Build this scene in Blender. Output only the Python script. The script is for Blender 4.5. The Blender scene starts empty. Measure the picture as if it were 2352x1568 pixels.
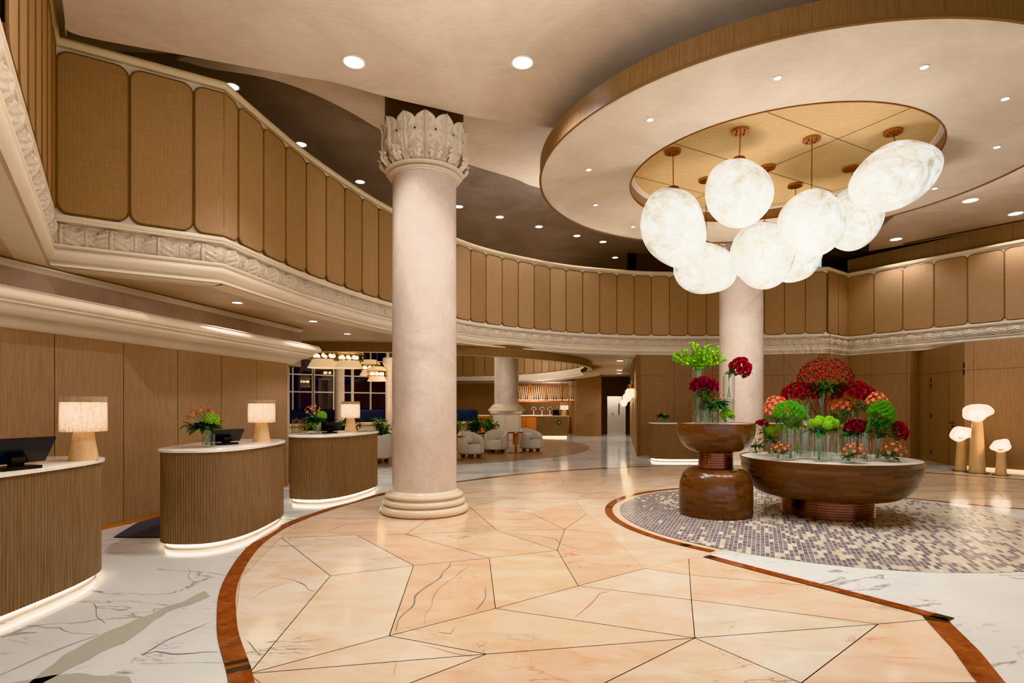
import bpy, math, random
from math import sin, cos, pi, sqrt, atan2, radians
from mathutils import Vector, Matrix, noise
from mathutils.geometry import delaunay_2d_cdt
RN = random.Random(11)
COL = bpy.context.scene.collection
# ---- survey of the room: eye height and lens recovered from the photograph
F, CX, HY, CH = 1295.0, 1176.0, 932.0, 1.58
def P(px, py, h):
    d = (CH - h) * F / (py - HY); return ((px - CX) * d / F, d)
def XD(px, d): return (px - CX) * d / F
def ZD(py, d): return CH + (HY - py) * d / F

# ------------------------------------------------------------------ objects
def thing(name, label, cat, loc=(0, 0, 0), rz=0.0, group=None):
    o = bpy.data.objects.new(name, None); COL.objects.link(o)
    o.location = loc; o.rotation_euler = (0, 0, rz); o.empty_display_size = 0.05
    o['label'] = label; o['category'] = cat
    if group: o['group'] = group
    return o
def tag(o, label, cat, group=None):
    o['label'] = label; o['category'] = cat
    if group: o['group'] = group
    return o
def struct(o, label=None, cat=None):
    o['kind'] = 'structure'
    if label: o['label'] = label
    if cat: o['category'] = cat
    return o
def copy_tree(o, parent=None):
    c = o.copy(); COL.objects.link(c); c.parent = parent
    for ch in list(o.children): copy_tree(ch, c)
    return c

class MB:
    def __init__(s):
        s.v = []; s.f = []; s.m = []; s.uv = []; s.c = []; s.mi = 0; s.col = None; s.hasuv = False
    def av(s, pts):
        n = len(s.v); s.v.extend([tuple(p) for p in pts]); return n
    def af(s, idx, uv=None):
        s.f.append(tuple(idx)); s.m.append(s.mi); s.c.append(s.col)
        s.uv.append(uv)
        if uv: s.hasuv = True
    def quad(s, a, b, c, d, uv=None):
        n = s.av([a, b, c, d]); s.af((n, n+1, n+2, n+3), uv)
    def poly(s, pts, uv=None):
        n = s.av(pts); s.af(range(n, n+len(pts)), uv)
    def box(s, c, size, rz=0.0, rx=0.0, ry=0.0):
        hx, hy, hz = size[0]/2, size[1]/2, size[2]/2
        M = Matrix.Translation(Vector(c)) @ Matrix.Rotation(rz, 4, 'Z') @ Matrix.Rotation(ry, 4, 'Y') @ Matrix.Rotation(rx, 4, 'X')
        n = s.av([M @ Vector((x, y, z)) for z in (-hz, hz) for x, y in ((-hx, -hy), (hx, -hy), (hx, hy), (-hx, hy))])
        for q in ((3, 2, 1, 0), (4, 5, 6, 7), (0, 1, 5, 4), (1, 2, 6, 5), (2, 3, 7, 6), (3, 0, 4, 7)): s.af([n+i for i in q])
    def rings(s, rs, closed=True, cap0=False, cap1=False, uvs=None):
        n0 = len(s.v); k = len(rs[0])
        for r in rs: s.av(r)
        for i in range(len(rs)-1):
            for j in range(k if closed else k-1):
                j2 = (j+1) % k
                a, b, c, d = n0+i*k+j, n0+i*k+j2, n0+(i+1)*k+j2, n0+(i+1)*k+j
                uv = None
                if uvs:
                    uu, vv = uvs; uv = ((uu[j], vv[i]), (uu[j+1], vv[i]), (uu[j+1], vv[i+1]), (uu[j], vv[i+1]))
                s.af((a, b, c, d), uv)
        if cap0: s.af([n0+j for j in range(k)][::-1])
        if cap1: s.af([n0+(len(rs)-1)*k+j for j in range(k)])
    def lathe(s, prof, n=32, c=(0, 0, 0), cap0=False, cap1=False):
        rs = [[(c[0]+r*cos(2*pi*j/n), c[1]+r*sin(2*pi*j/n), c[2]+z) for j in range(n)] for r, z in prof]
        s.rings(rs, True, cap0, cap1, uvs=([2*pi*j/n for j in range(n+1)], [z for r, z in prof]))
    def cyl(s, c, r, z0, z1, n=24, r1=None):
        s.lathe([(r, z0), (r if r1 is None else r1, z1)], n, (c[0], c[1], 0 if len(c) < 3 else c[2]), True, True)
    def tube(s, pts, r, n=6, r1=None, caps=True):
        pts = [Vector(p) for p in pts]; rs = []; L = len(pts)
        up = Vector((0.31, 0.17, 0.93)).normalized()
        for i, p in enumerate(pts):
            t = (pts[min(i+1, L-1)] - pts[max(i-1, 0)])
            t = t.normalized() if t.length > 1e-9 else Vector((0, 0, 1))
            a = t.cross(up)
            if a.length < 1e-3: a = t.cross(Vector((1, 0, 0)))
            a.normalize(); b = t.cross(a)
            rr = r if r1 is None else r + (r1-r)*i/max(1, L-1)
            rs.append([p + a*rr*cos(2*pi*j/n) + b*rr*sin(2*pi*j/n) for j in range(n)])
        s.rings(rs, True, caps, caps)
    def ell(s, c, rx, ry, rz, nu=16, nv=10, warp=None):
        rs = []
        for i in range(nv+1):
            th = pi*i/nv; q = max(sin(th), 1e-3)
            row = []
            for j in range(nu):
                ph = 2*pi*j/nu; d = Vector((q*cos(ph), q*sin(ph), -cos(th)))
                k = warp(d) if warp else 1.0
                row.append((c[0]+rx*d.x*k, c[1]+ry*d.y*k, c[2]+rz*d.z*k))
            rs.append(row)
        s.rings(rs, True)
    def prism(s, poly, z0, z1, bottom=True, top=True):
        n = len(poly); a = s.av([(x, y, z0) for x, y in poly]); b = s.av([(x, y, z1) for x, y in poly])
        for i in range(n):
            j = (i+1) % n; s.af((a+i, a+j, b+j, b+i))
        if bottom: s.af([a+i for i in range(n)][::-1])
        if top: s.af([b+i for i in range(n)])
    def xf(s, M, n0=0):
        for i in range(n0, len(s.v)): s.v[i] = tuple(M @ Vector(s.v[i]))
    def build(s, name, mats, parent=None, ang=38, smooth=True, loc=None):
        me = bpy.data.meshes.new(name); me.from_pydata(s.v, [], s.f)
        if not isinstance(mats, (list, tuple)): mats = [mats]
        for m in mats: me.materials.append(m)
        if len(mats) > 1: me.polygons.foreach_set('material_index', s.m)
        if s.hasuv:
            l = me.uv_layers.new(name='UVMap'); k = 0
            for f, uv in zip(s.f, s.uv):
                for q in range(len(f)):
                    if uv: l.data[k].uv = uv[q]
                    k += 1
        if any(c is not None for c in s.c):
            at = me.attributes.new('tint', 'FLOAT_COLOR', 'CORNER'); k = 0
            for f, c in zip(s.f, s.c):
                cc = c or (1, 1, 1)
                for q in range(len(f)):
                    at.data[k].color = (cc[0], cc[1], cc[2], 1); k += 1
        if smooth:
            me.polygons.foreach_set('use_smooth', [True]*len(me.polygons))
            try: me.set_sharp_from_angle(angle=radians(ang))
            except Exception: pass
        me.update()
        o = bpy.data.objects.new(name, me); COL.objects.link(o)
        if parent: o.parent = parent
        if loc: o.location = loc
        return o

def region(outer, holes, z, test=None, flip=False):
    """flat face set with holes"""
    pts = []; edges = []
    for lp in [outer] + holes:
        n = len(pts); pts += [Vector((x, y)) for x, y in lp]
        edges += [(n+i, n+(i+1) % len(lp)) for i in range(len(lp))]
    v, e, f, *_ = delaunay_2d_cdt(pts, edges, [], 0, 1e-5)
    def inside(p, lp):
        c = False; n = len(lp); j = n-1
        for i in range(n):
            xi, yi = lp[i]; xj, yj = lp[j]
            if (yi > p[1]) != (yj > p[1]) and p[0] < (xj-xi)*(p[1]-yi)/(yj-yi)+xi: c = not c
            j = i
        return c
    mb = MB(); mb.av([(p.x, p.y, z) for p in v])
    for t in f:
        c = sum((v[i] for i in t), Vector((0, 0)))/len(t)
        if inside(c, outer) and not any(inside(c, h) for h in holes):
            a, b, d = v[t[0]], v[t[1]], v[t[2]]
            ccw = (b-a).cross(d-a) > 0
            t = list(t)
            if ccw == flip: t = t[::-1]
            mb.af(t)
    return mb

def catmull(pts, k=8, closed=False):
    out = []; n = len(pts); pts = [Vector(p) for p in pts]
    rng = range(n if closed else n-1)
    for i in rng:
        if closed: a, b, c, d = pts[i-1], pts[i], pts[(i+1) % n], pts[(i+2) % n]
        else: a, b, c, d = pts[max(i-1, 0)], pts[i], pts[i+1], pts[min(i+2, n-1)]
        for q in range(k):
            t = q/k
            out.append(0.5*((2*b)+(c-a)*t+(2*a-5*b+4*c-d)*t*t+(3*b-a-3*c+d)*t**3))
    if not closed: out.append(pts[-1])
    return [tuple(p) for p in out]

def offset(pts, p, closed=False):
    """mitred offset of a plan polyline to its right-hand side by p"""
    n = len(pts); out = []
    def nrm(a, b):
        dx, dy = b[0]-a[0], b[1]-a[1]; l = max(math.hypot(dx, dy), 1e-9); return (dy/l, -dx/l)
    for i in range(n):
        if closed: n1 = nrm(pts[i-1], pts[i]); n2 = nrm(pts[i], pts[(i+1) % n])
        else:
            n1 = nrm(pts[i-1], pts[i]) if i > 0 else nrm(pts[0], pts[1])
            n2 = nrm(pts[i], pts[i+1]) if i < n-1 else n1
        mx, my = n1[0]+n2[0], n1[1]+n2[1]; l2 = mx*mx+my*my
        k = 2*p/max(l2, 0.3)
        out.append((pts[i][0]+mx*k, pts[i][1]+my*k))
    return out
def resample(pts, step):
    out = [pts[0]]
    for a, b in zip(pts, pts[1:]):
        l = math.dist(a, b); n = max(1, round(l/step))
        for i in range(1, n+1): out.append((a[0]+(b[0]-a[0])*i/n, a[1]+(b[1]-a[1])*i/n))
    return out

# ------------------------------------------------------------------ materials
class NT:
    def __init__(s, name):
        s.mat = bpy.data.materials.new(name); s.mat.use_nodes = True
        s.t = s.mat.node_tree; s.n = s.t.nodes; s.l = s.t.links
        s.b = s.n['Principled BSDF']; s.out = s.n['Material Output']
    def add(s, ty, **kw):
        n = s.n.new(ty)
        for k, v in kw.items(): setattr(n, k, v)
        return n
    def lk(s, a, b): s.l.new(a, b)
    def setv(s, sock, v):
        if hasattr(v, 'is_output'): s.lk(v, sock)
        else: sock.default_value = v
    def coord(s, kind='Object', scale=(1, 1, 1), rot=(0, 0, 0), loc=(0, 0, 0)):
        tc = s.add('ShaderNodeTexCoord'); mp = s.add('ShaderNodeMapping')
        mp.inputs['Scale'].default_value = scale; mp.inputs['Rotation'].default_value = rot; mp.inputs['Location'].default_value = loc
        s.lk(tc.outputs[kind], mp.inputs[0]); return mp.outputs[0]
    def world(s, scale=(1, 1, 1), rot=(0, 0, 0)):
        g = s.add('ShaderNodeNewGeometry'); mp = s.add('ShaderNodeMapping')
        mp.inputs['Scale'].default_value = scale; mp.inputs['Rotation'].default_value = rot
        s.lk(g.outputs['Position'], mp.inputs[0]); return mp.outputs[0]
    def noise(s, vec, scale=5, detail=3, rough=.5, dist=0.0, out='Fac'):
        n = s.add('ShaderNodeTexNoise'); s.lk(vec, n.inputs['Vector'])
        n.inputs['Scale'].default_value = scale; n.inputs['Detail'].default_value = detail
        n.inputs['Roughness'].default_value = rough; n.inputs['Distortion'].default_value = dist
        return n.outputs[out]
    def math(s, op, a, b=0.0, c=0.0, clamp=False):
        n = s.add('ShaderNodeMath', operation=op, use_clamp=clamp)
        for i, v in enumerate((a, b, c)): s.setv(n.inputs[i], v)
        return n.outputs[0]
    def ramp(s, fac, stops):
        n = s.add('ShaderNodeValToRGB'); el = n.color_ramp.elements
        while len(el) < len(stops): el.new(0.5)
        for e, (p, c) in zip(el, stops):
            e.position = p; e.color = (c[0], c[1], c[2], 1) if isinstance(c, (tuple, list)) else (c, c, c, 1)
        s.lk(fac, n.inputs[0]); return n.outputs[0]
    def mix(s, fac, a, b, mode='MIX'):
        n = s.add('ShaderNodeMix', data_type='RGBA', blend_type=mode)
        s.setv(n.inputs[0], fac)
        for sock, v in ((n.inputs[6], a), (n.inputs[7], b)):
            if isinstance(v, (tuple, list)): v = (v[0], v[1], v[2], 1)
            s.setv(sock, v)
        return n.outputs[2]
    def base(s, v, rough=.5, metal=0.0, spec=None):
        if isinstance(v, (tuple, list)): v = (v[0], v[1], v[2], 1)
        s.setv(s.b.inputs['Base Color'], v); s.setv(s.b.inputs['Roughness'], rough)
        s.b.inputs['Metallic'].default_value = metal
        if spec is not None: s.b.inputs['Specular IOR Level'].default_value = spec
    def bump(s, h, strength=.3, dist=.01):
        n = s.add('ShaderNodeBump'); n.inputs['Strength'].default_value = strength; n.inputs['Distance'].default_value = dist
        s.lk(h, n.inputs['Height']); s.lk(n.outputs[0], s.b.inputs['Normal'])
    def emit(s, col, k):
        if isinstance(col, (tuple, list)): col = (col[0], col[1], col[2], 1)
        s.setv(s.b.inputs['Emission Color'], col); s.setv(s.b.inputs['Emission Strength'], k)

def lin(r, g, b):
    f = lambda c: (c/255/12.92) if c <= 10 else ((c/255+.055)/1.055)**2.4
    return (f(r), f(g), f(b))
M = {}
def plain(name, col, rough=.5, metal=0.0, spec=None, var=0.0, scale=8):
    n = NT(name)
    if var:
        v = n.noise(n.world(), scale, 4, .6)
        n.base(n.mix(v, tuple(c*(1-var) for c in col), tuple(min(1, c*(1+var)) for c in col)), rough, metal, spec)
    else: n.base(col, rough, metal, spec)
    M[name] = n.mat; return n.mat
def glow(name, col, k):
    n = NT(name); n.base((0.8, 0.8, 0.8), .6); n.emit(col, k); M[name] = n.mat

def plaster(name, c1, c2, rough=.55, sc=.9):
    n = NT(name); w = n.world((1, 1, 1))
    a = n.noise(w, sc, 6, .62, 1.2); b = n.noise(n.world((1, 3, 1)), sc*5, 5, .7, 2.0)
    f = n.math('ADD', n.math('MULTIPLY', a, .65), n.math('MULTIPLY', b, .35))
    f = n.math('MULTIPLY_ADD', f, 2.6, -.8, clamp=True)
    n.base(n.mix(f, c1, c2), rough, 0, .4); n.bump(b, .06, .01); M[name] = n.mat
plaster('plaster_ceiling', lin(190, 170, 148), lin(218, 200, 178), .42)
plaster('plaster_canopy', lin(186, 168, 146), lin(210, 194, 172), .45)
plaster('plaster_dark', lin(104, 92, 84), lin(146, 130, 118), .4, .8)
plaster('plaster_soffit', lin(186, 162, 140), lin(212, 190, 168), .5)
plaster('plaster_column', lin(172, 150, 132), lin(208, 192, 174), .35, 1.1)
plaster('plaster_bulkhead', lin(148, 124, 106), lin(178, 152, 132), .5)

def woodwall(name, c1, c2, c3, rough=.45, fine=1.0):
    n = NT(name)
    g = n.noise(n.world((55*fine, 55*fine, 1.4)), 1.6, 4, .75)
    g2 = n.noise(n.world((170, 170, 5)), 1.0, 2, .6)
    big = n.noise(n.world((.8, .8, .3)), 1.0, 2)
    f = n.math('ADD', n.math('MULTIPLY', g, .6), n.math('MULTIPLY', g2, .4))
    col = n.ramp(f, [(.3, c1), (.52, c2), (.72, c3)])
    col = n.mix(n.math('MULTIPLY', big, .35), col, c1)
    n.base(col, rough, 0, .3); n.bump(g2, .05, .003); M[name] = n.mat
woodwall('wood_wall', lin(118, 90, 66), lin(149, 118, 90), lin(170, 140, 111))
woodwall('wood_desk', lin(104, 80, 58), lin(134, 108, 83), lin(156, 130, 104), .42)
woodwall('wood_fascia', lin(98, 74, 50), lin(128, 100, 72), lin(146, 116, 86), .4)
woodwall('wood_pale', lin(188, 148, 102), lin(212, 174, 126), lin(226, 192, 148), .45, .6)
woodwall('wood_orange', lin(140, 78, 34), lin(172, 104, 52), lin(190, 124, 70), .4)
def rattan(name, c1, c2, c3, sc=52.0):
    n = NT(name); uv = n.coord('UV', (1, 1, 1)); sp = n.add('ShaderNodeSeparateXYZ'); n.lk(uv, sp.inputs[0])
    fx = n.math('FRACT', n.math('MULTIPLY', sp.outputs[0], sc)); fy = n.math('FRACT', n.math('MULTIPLY', sp.outputs[1], sc))
    dx = n.math('ABSOLUTE', n.math('SUBTRACT', fx, .5)); dy = n.math('ABSOLUTE', n.math('SUBTRACT', fy, .5))
    hole = n.math('GREATER_THAN', n.math('ADD', dx, dy), .62)
    st = n.noise(n.coord('UV', (1, 60, 1)), 3, 3, .7); st2 = n.noise(n.coord('UV', (60, 1, 1)), 3, 3, .7)
    f = n.math('MULTIPLY_ADD', n.math('ADD', st, st2), 2.2, -1.7, clamp=True)
    oi = n.add('ShaderNodeObjectInfo')
    f = n.math('ADD', f, n.math('MULTIPLY_ADD', oi.outputs['Random'], .7, -.35), clamp=True)
    col = n.mix(f, c1, c2); col = n.mix(n.math('MULTIPLY', hole, .7), col, c3)
    n.base(col, .6, 0, .3); n.bump(n.math('ADD', dx, dy), .15, .004); M[name] = n.mat
rattan('rattan', lin(134, 100, 68), lin(168, 132, 96), lin(198, 166, 128), 52)
rattan('rattan_pale', lin(176, 140, 92), lin(206, 172, 122), lin(222, 192, 146), 40)
plain('rattan_rim', lin(112, 82, 52), .45)
plain('cream_trim', lin(222, 204, 178), .35, var=.06, scale=3)
plain('cream_rail', lin(214, 190, 150), .3, var=.08, scale=4)
plain('leaf_plaster', lin(202, 184, 160), .34, 0, .6, var=.06, scale=6)
plain('seam', lin(60, 42, 28), .7)
plain('bronze', lin(150, 88, 50), .25, 1.0)
plain('copper', lin(196, 138, 104), .28, 1.0)
plain('copper_dark', lin(150, 112, 96), .14, 1.0)
plain('black', lin(26, 25, 25), .35)
plain('black_gloss', lin(30, 34, 42), .18)
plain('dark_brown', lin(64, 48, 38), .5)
plain('navy', lin(38, 46, 66), .85, var=.2, scale=60)
plain('rug', lin(74, 76, 84), .9)
plain('brass', lin(200, 150, 70), .3, 1.0)
plain('white_paint', lin(226, 214, 196), .4)
plain('steel', lin(150, 150, 150), .3, 1.0)
plain('soil', lin(40, 30, 22), .9)
plain('marble_cream', lin(204, 184, 156), .25, 0, .5, var=.08, scale=3)
plain('stem', lin(70, 110, 40), .5, var=.2, scale=30)
plain('leaf', lin(36, 72, 34), .4, 0, .5, var=.35, scale=14)
plain('leaf_bright', lin(62, 104, 40), .4, 0, .5, var=.3, scale=14)
plain('petal_red', lin(132, 8, 24), .55, var=.3, scale=40)
plain('petal_crimson', lin(112, 8, 32), .55, var=.3, scale=40)
plain('petal_maroon', lin(118, 14, 20), .55, var=.35, scale=40)
plain('petal_orange', lin(224, 112, 74), .5, var=.2, scale=50)
plain('petal_coral', lin(200, 92, 72), .5, var=.25, scale=50)
plain('petal_pink', lin(226, 120, 110), .5, var=.2, scale=50)
plain('petal_lime', lin(122, 172, 26), .5, var=.2, scale=50)
plain('petal_green', lin(70, 138, 26), .5, var=.25, scale=50)
plain('petal_beige', lin(200, 166, 124), .5, var=.2, scale=30)
plain('yellow', lin(220, 180, 70), .5)
plain('twig', lin(96, 62, 38), .7)
glow('led', (1, .86, .66), 11); glow('lens', (1, .96, .9), 16); glow('lens_dim', (1, .95, .88), 7)
glow('bulb', (1, .86, .62), 9); glow('sconce_glow', (1, .74, .36), 3.2); glow('amber_glow', (1, .72, .32), 6); glow('warm_strip', (1, .62, .25), 2.2)
glow('bar_glow', (1, .92, .85), 3.2)

def m_boucle():
    n = NT('boucle'); v = n.add('ShaderNodeTexVoronoi'); n.lk(n.coord('Object'), v.inputs['Vector']); v.inputs['Scale'].default_value = 70
    n.base(n.mix(v.outputs['Distance'], lin(214, 202, 184), lin(178, 164, 146)), .9); n.bump(v.outputs['Distance'], .5, .01); M['boucle'] = n.mat
m_boucle()
def m_terrazzo():
    n = NT('terrazzo'); v = n.add('ShaderNodeTexVoronoi'); n.lk(n.world(), v.inputs['Vector']); v.inputs['Scale'].default_value = 110
    k = n.math('LESS_THAN', v.outputs['Distance'], .3)
    sp = n.add('ShaderNodeSeparateColor'); n.lk(v.outputs['Color'], sp.inputs[0])
    k = n.math('MULTIPLY', k, n.math('GREATER_THAN', sp.outputs[0], .55))
    n.base(n.mix(k, lin(222, 212, 196), n.mix(sp.outputs[1], lin(150, 130, 106), lin(190, 176, 158))), .1, 0, .5); M['terrazzo'] = n.mat
m_terrazzo()
def m_walnut():
    n = NT('walnut'); tc = n.coord('Object')
    sp = n.add('ShaderNodeSeparateXYZ'); n.lk(tc, sp.inputs[0])
    ang = n.math('ARCTAN2', sp.outputs[1], sp.outputs[0]); row = n.math('MULTIPLY', sp.outputs[2], 26)
    rf = n.math('FLOOR', row)
    sh = n.math('FRACT', n.math('MULTIPLY', n.math('SINE', n.math('MULTIPLY', rf, 12.9898)), 43758.5))
    a = n.math('ADD', n.math('MULTIPLY', ang, 3.2), n.math('MULTIPLY', sh, 7)); cf = n.math('FLOOR', a)
    cb = n.add('ShaderNodeCombineXYZ'); n.lk(cf, cb.inputs[0]); n.lk(rf, cb.inputs[1])
    wn = n.add('ShaderNodeTexWhiteNoise'); n.lk(cb.outputs[0], wn.inputs['Vector'])
    cc = n.add('ShaderNodeCombineXYZ'); n.lk(ang, cc.inputs[0]); n.lk(n.math('MULTIPLY', row, 1.2), cc.inputs[1]); n.lk(n.math('MULTIPLY', wn.outputs['Value'], 5), cc.inputs[2])
    g = n.noise(cc.outputs[0], 5, 4, .7)
    col = n.ramp(wn.outputs['Value'], [(0, lin(62, 38, 22)), (.12, lin(82, 52, 31)), (.75, lin(96, 62, 38)), (1, lin(108, 72, 45))])
    col = n.mix(n.math('MULTIPLY', g, .45), col, lin(60, 30, 14))
    n.base(col, .26, 0, .45); n.b.inputs['Coat Weight'].default_value = .25; n.b.inputs['Coat Roughness'].default_value = .15; M['walnut'] = n.mat
m_walnut()
def m_shade():
    n = NT('linen_shade'); sp = n.add('ShaderNodeSeparateXYZ'); n.lk(n.coord('Object'), sp.inputs[0])
    a = n.noise(n.coord('Object', (1, 1, 12)), 30, 4, .7); b = n.noise(n.coord('Object', (14, 14, .6)), 9, 4, .7)
    w = n.math('MULTIPLY_ADD', n.math('ADD', n.math('MULTIPLY', a, 1.2), n.math('MULTIPLY', b, .8)), 1.9, -1.4, clamp=True)
    z = sp.outputs[2]   # local height above the desk
    mid = n.math('SUBTRACT', 1.0, n.math('POWER', n.math('DIVIDE', n.math('ABSOLUTE', n.math('SUBTRACT', z, .425)), .19), 2.0), clamp=True)
    top = n.math('LESS_THAN', z, .512)
    lw = n.add('ShaderNodeLayerWeight'); lw.inputs[0].default_value = .5
    cen = n.math('SUBTRACT', 1.0, n.math('POWER', lw.outputs['Facing'], 1.6))
    k = n.math('MULTIPLY', n.math('MULTIPLY', mid, cen), top)
    k = n.math('ADD', n.math('MULTIPLY', k, 2.4), .22)
    k = n.math('MULTIPLY', k, n.math('MULTIPLY_ADD', w, .9, .55))
    n.base(lin(120, 92, 60), .8); n.emit(n.mix(w, lin(222, 150, 84), lin(255, 232, 196)), k); M['linen_shade'] = n.mat
m_shade()
def m_alabaster():
    n = NT('alabaster'); oi = n.add('ShaderNodeObjectInfo')
    va = n.add('ShaderNodeVectorMath', operation='ADD'); n.lk(n.coord('Object'), va.inputs[0])
    cb = n.add('ShaderNodeCombineXYZ'); n.lk(n.math('MULTIPLY', oi.outputs['Random'], 30), cb.inputs[0]); n.lk(cb.outputs[0], va.inputs[1]); w = va.outputs[0]
    a = n.noise(w, 5.5, 6, .7, 1.1); b = n.noise(w, 3.2, 3, .5, .6)
    f = n.math('MULTIPLY_ADD', n.math('ADD', n.math('MULTIPLY', a, .65), n.math('MULTIPLY', b, .35)), 3.4, -1.15, clamp=True)
    col = n.mix(f, lin(206, 198, 168), lin(255, 252, 242))
    vn = n.math('ABSOLUTE', n.math('SUBTRACT', n.noise(w, 1.6, 2, .5, .8), .5)); vein = n.math('LESS_THAN', vn, .012)
    msk = n.math('GREATER_THAN', n.noise(w, 5.5, 3), .52); sp = n.math('GREATER_THAN', n.noise(w, 9, 4, .6, .8), .70)
    k = n.math('MAXIMUM', n.math('MULTIPLY', n.math('MULTIPLY', vein, msk), .5), n.math('MULTIPLY', sp, .8))
    col = n.mix(k, col, lin(226, 190, 70))
    lw = n.add('ShaderNodeLayerWeight'); lw.inputs[0].default_value = .35
    st = n.math('MULTIPLY', n.math('MULTIPLY_ADD', f, .85, .40), n.math('MULTIPLY_ADD', lw.outputs['Facing'], -.35, 1.0))
    n.base((.5, .48, .42), .3); n.emit(col, n.math('MULTIPLY', st, 1.0)); M['alabaster'] = n.mat
m_alabaster()
def m_petal_lamp():
    n = NT('lamp_petal'); lw = n.add('ShaderNodeLayerWeight'); lw.inputs[0].default_value = .4
    n.base(lin(240, 222, 196), .5); n.emit((1, .86, .62), n.math('MULTIPLY_ADD', lw.outputs['Facing'], -.8, 1.15)); M['lamp_petal'] = n.mat
m_petal_lamp()
def m_shade2():
    n = NT('string_shade'); sp = n.add('ShaderNodeSeparateXYZ'); n.lk(n.coord('Object'), sp.inputs[0])
    ang = n.math('ARCTAN2', sp.outputs[1], sp.outputs[0]); s_ = n.math('SINE', n.math('MULTIPLY', ang, 90))
    n.base(n.mix(n.math('MULTIPLY_ADD', s_, .5, .5), lin(150, 110, 60), lin(222, 184, 120)), .7)
    n.emit((1, .74, .4), n.math('MULTIPLY_ADD', s_, .12, .5))
    M['string_shade'] = n.mat
m_shade2()
def m_glass(name, tint=(1, 1, 1), f0=.06, refl=1.0):
    n = NT(name); n.n.remove(n.b)
    tr = n.add('ShaderNodeBsdfTransparent'); tr.inputs[0].default_value = (*tint, 1)
    gl = n.add('ShaderNodeBsdfGlossy'); gl.inputs['Roughness'].default_value = .03; gl.inputs[0].default_value = (1, .98, .95, 1)
    lw = n.add('ShaderNodeLayerWeight'); lw.inputs[0].default_value = .55
    k = n.math('MULTIPLY_ADD', n.math('POWER', lw.outputs['Facing'], 2.2), .75*refl, f0, clamp=True)
    mx = n.add('ShaderNodeMixShader'); n.lk(k, mx.inputs[0]); n.lk(tr.outputs[0], mx.inputs[1]); n.lk(gl.outputs[0], mx.inputs[2])
    n.lk(mx.outputs[0], n.out.inputs[0]); M[name] = n.mat
m_glass('glass', (.975, .985, .98), .03, .55); m_glass('water', (.9, .95, .9), .03, .3); m_glass('pane', (.18, .2, .22), .12, .8); m_glass('mesh_shade', (.93, .84, .68), .02, .2)

def veins(n, w, sc, width, dist=1.2, det=5):
    a = n.noise(w, sc, det, .55, dist)
    d = n.math('ABSOLUTE', n.math('SUBTRACT', a, .5))
    return n.math('SUBTRACT', 1.0, n.math('DIVIDE', d, width), clamp=True)
def m_marble_white():
    n = NT('marble_white'); w = n.world((1, 1, 1), (0, 0, .5)); ws = n.world((.55, 1.6, 1), (0, 0, -.55))
    v1 = n.math('MULTIPLY', veins(n, ws, .55, .012, .9, 6), n.math('GREATER_THAN', n.noise(w, .6, 2), .47))
    v2 = n.math('MULTIPLY', veins(n, ws, 1.7, .010, 1.2, 5), n.ramp(n.noise(w, 1.1, 2), [(.48, 0), (.6, 1)]))
    v3 = n.ramp(veins(n, n.world((.16, .75, 1), (0, 0, -.62)), .6, .05, .35, 3), [(.2, 0), (.45, 1)])
    v3 = n.math('MULTIPLY', v3, n.ramp(n.noise(n.world(), .35, 1), [(.52, 0), (.58, 1)]))
    base = n.mix(n.noise(w, .8, 4, .6), lin(198, 194, 184), lin(224, 221, 212))
    base = n.mix(n.math('MULTIPLY', v3, .5), base, lin(150, 142, 118))
    base = n.mix(n.math('MULTIPLY', v2, .55), base, lin(130, 122, 116)); base = n.mix(n.math('MULTIPLY', v1, .75), base, lin(120, 106, 98))
    n.base(base, .10, 0, .5); M['marble_white'] = n.mat
m_marble_white()
def m_marble_warm():
    n = NT('marble_warm'); w = n.world(); ws = n.world((.6, 1.8, 1), (0, 0, .7))
    at = n.add('ShaderNodeAttribute', attribute_name='tint')
    mot = n.noise(n.world((1, 1.8, 1), (0, 0, .4)), 1.5, 5, .62, 1.0)
    base = n.mix(n.math('MULTIPLY_ADD', mot, 2.2, -.6, clamp=True), lin(204, 172, 138), lin(220, 206, 184))
    base = n.mix(1.0, base, at.outputs['Color'], 'MULTIPLY')
    v1 = n.math('MULTIPLY', veins(n, ws, 1.6, .014, 1.5, 6), n.ramp(n.noise(w, 1.0, 2), [(.55, 0), (.66, 1)]))
    v2 = n.math('MULTIPLY', veins(n, ws, 1.1, .016, 1.0, 4), n.ramp(n.noise(n.world((1, 1, 1), (0, 0, 1)), .9, 2), [(.6, 0), (.7, 1)]))
    base = n.mix(n.math('MULTIPLY', v1, .8), base, lin(92, 88, 92)); base = n.mix(n.math('MULTIPLY', v2, .7), base, lin(200, 92, 58))
    n.base(base, .11, 0, .5); M['marble_warm'] = n.mat
m_marble_warm()
def m_marble_red():
    n = NT('marble_red'); a = n.noise(n.world(), 9, 6, .75, .5)
    n.base(n.ramp(a, [(.3, lin(96, 44, 20)), (.55, lin(140, 72, 38)), (.8, lin(182, 110, 72))]), .07, 0, .5); M['marble_red'] = n.mat
    plain('marble_black', lin(34, 30, 26), .07); plain('grout', lin(176, 146, 116), .4)
m_marble_red()
def m_parquet():
    n = NT('parquet'); br = n.add('ShaderNodeTexBrick'); n.lk(n.world((1, 1, 1), (0, 0, .12)), br.inputs['Vector'])
    br.inputs['Scale'].default_value = 1.0; br.inputs['Brick Width'].default_value = 1.6; br.inputs['Row Height'].default_value = .16
    br.inputs['Mortar Size'].default_value = .004
    br.inputs['Color1'].default_value = (*lin(170, 142, 118), 1); br.inputs['Color2'].default_value = (*lin(144, 118, 96), 1); br.inputs['Mortar'].default_value = (*lin(96, 76, 60), 1)
    n.base(br.outputs['Color'], .28, 0, .4); M['parquet'] = n.mat
m_parquet()
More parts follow.
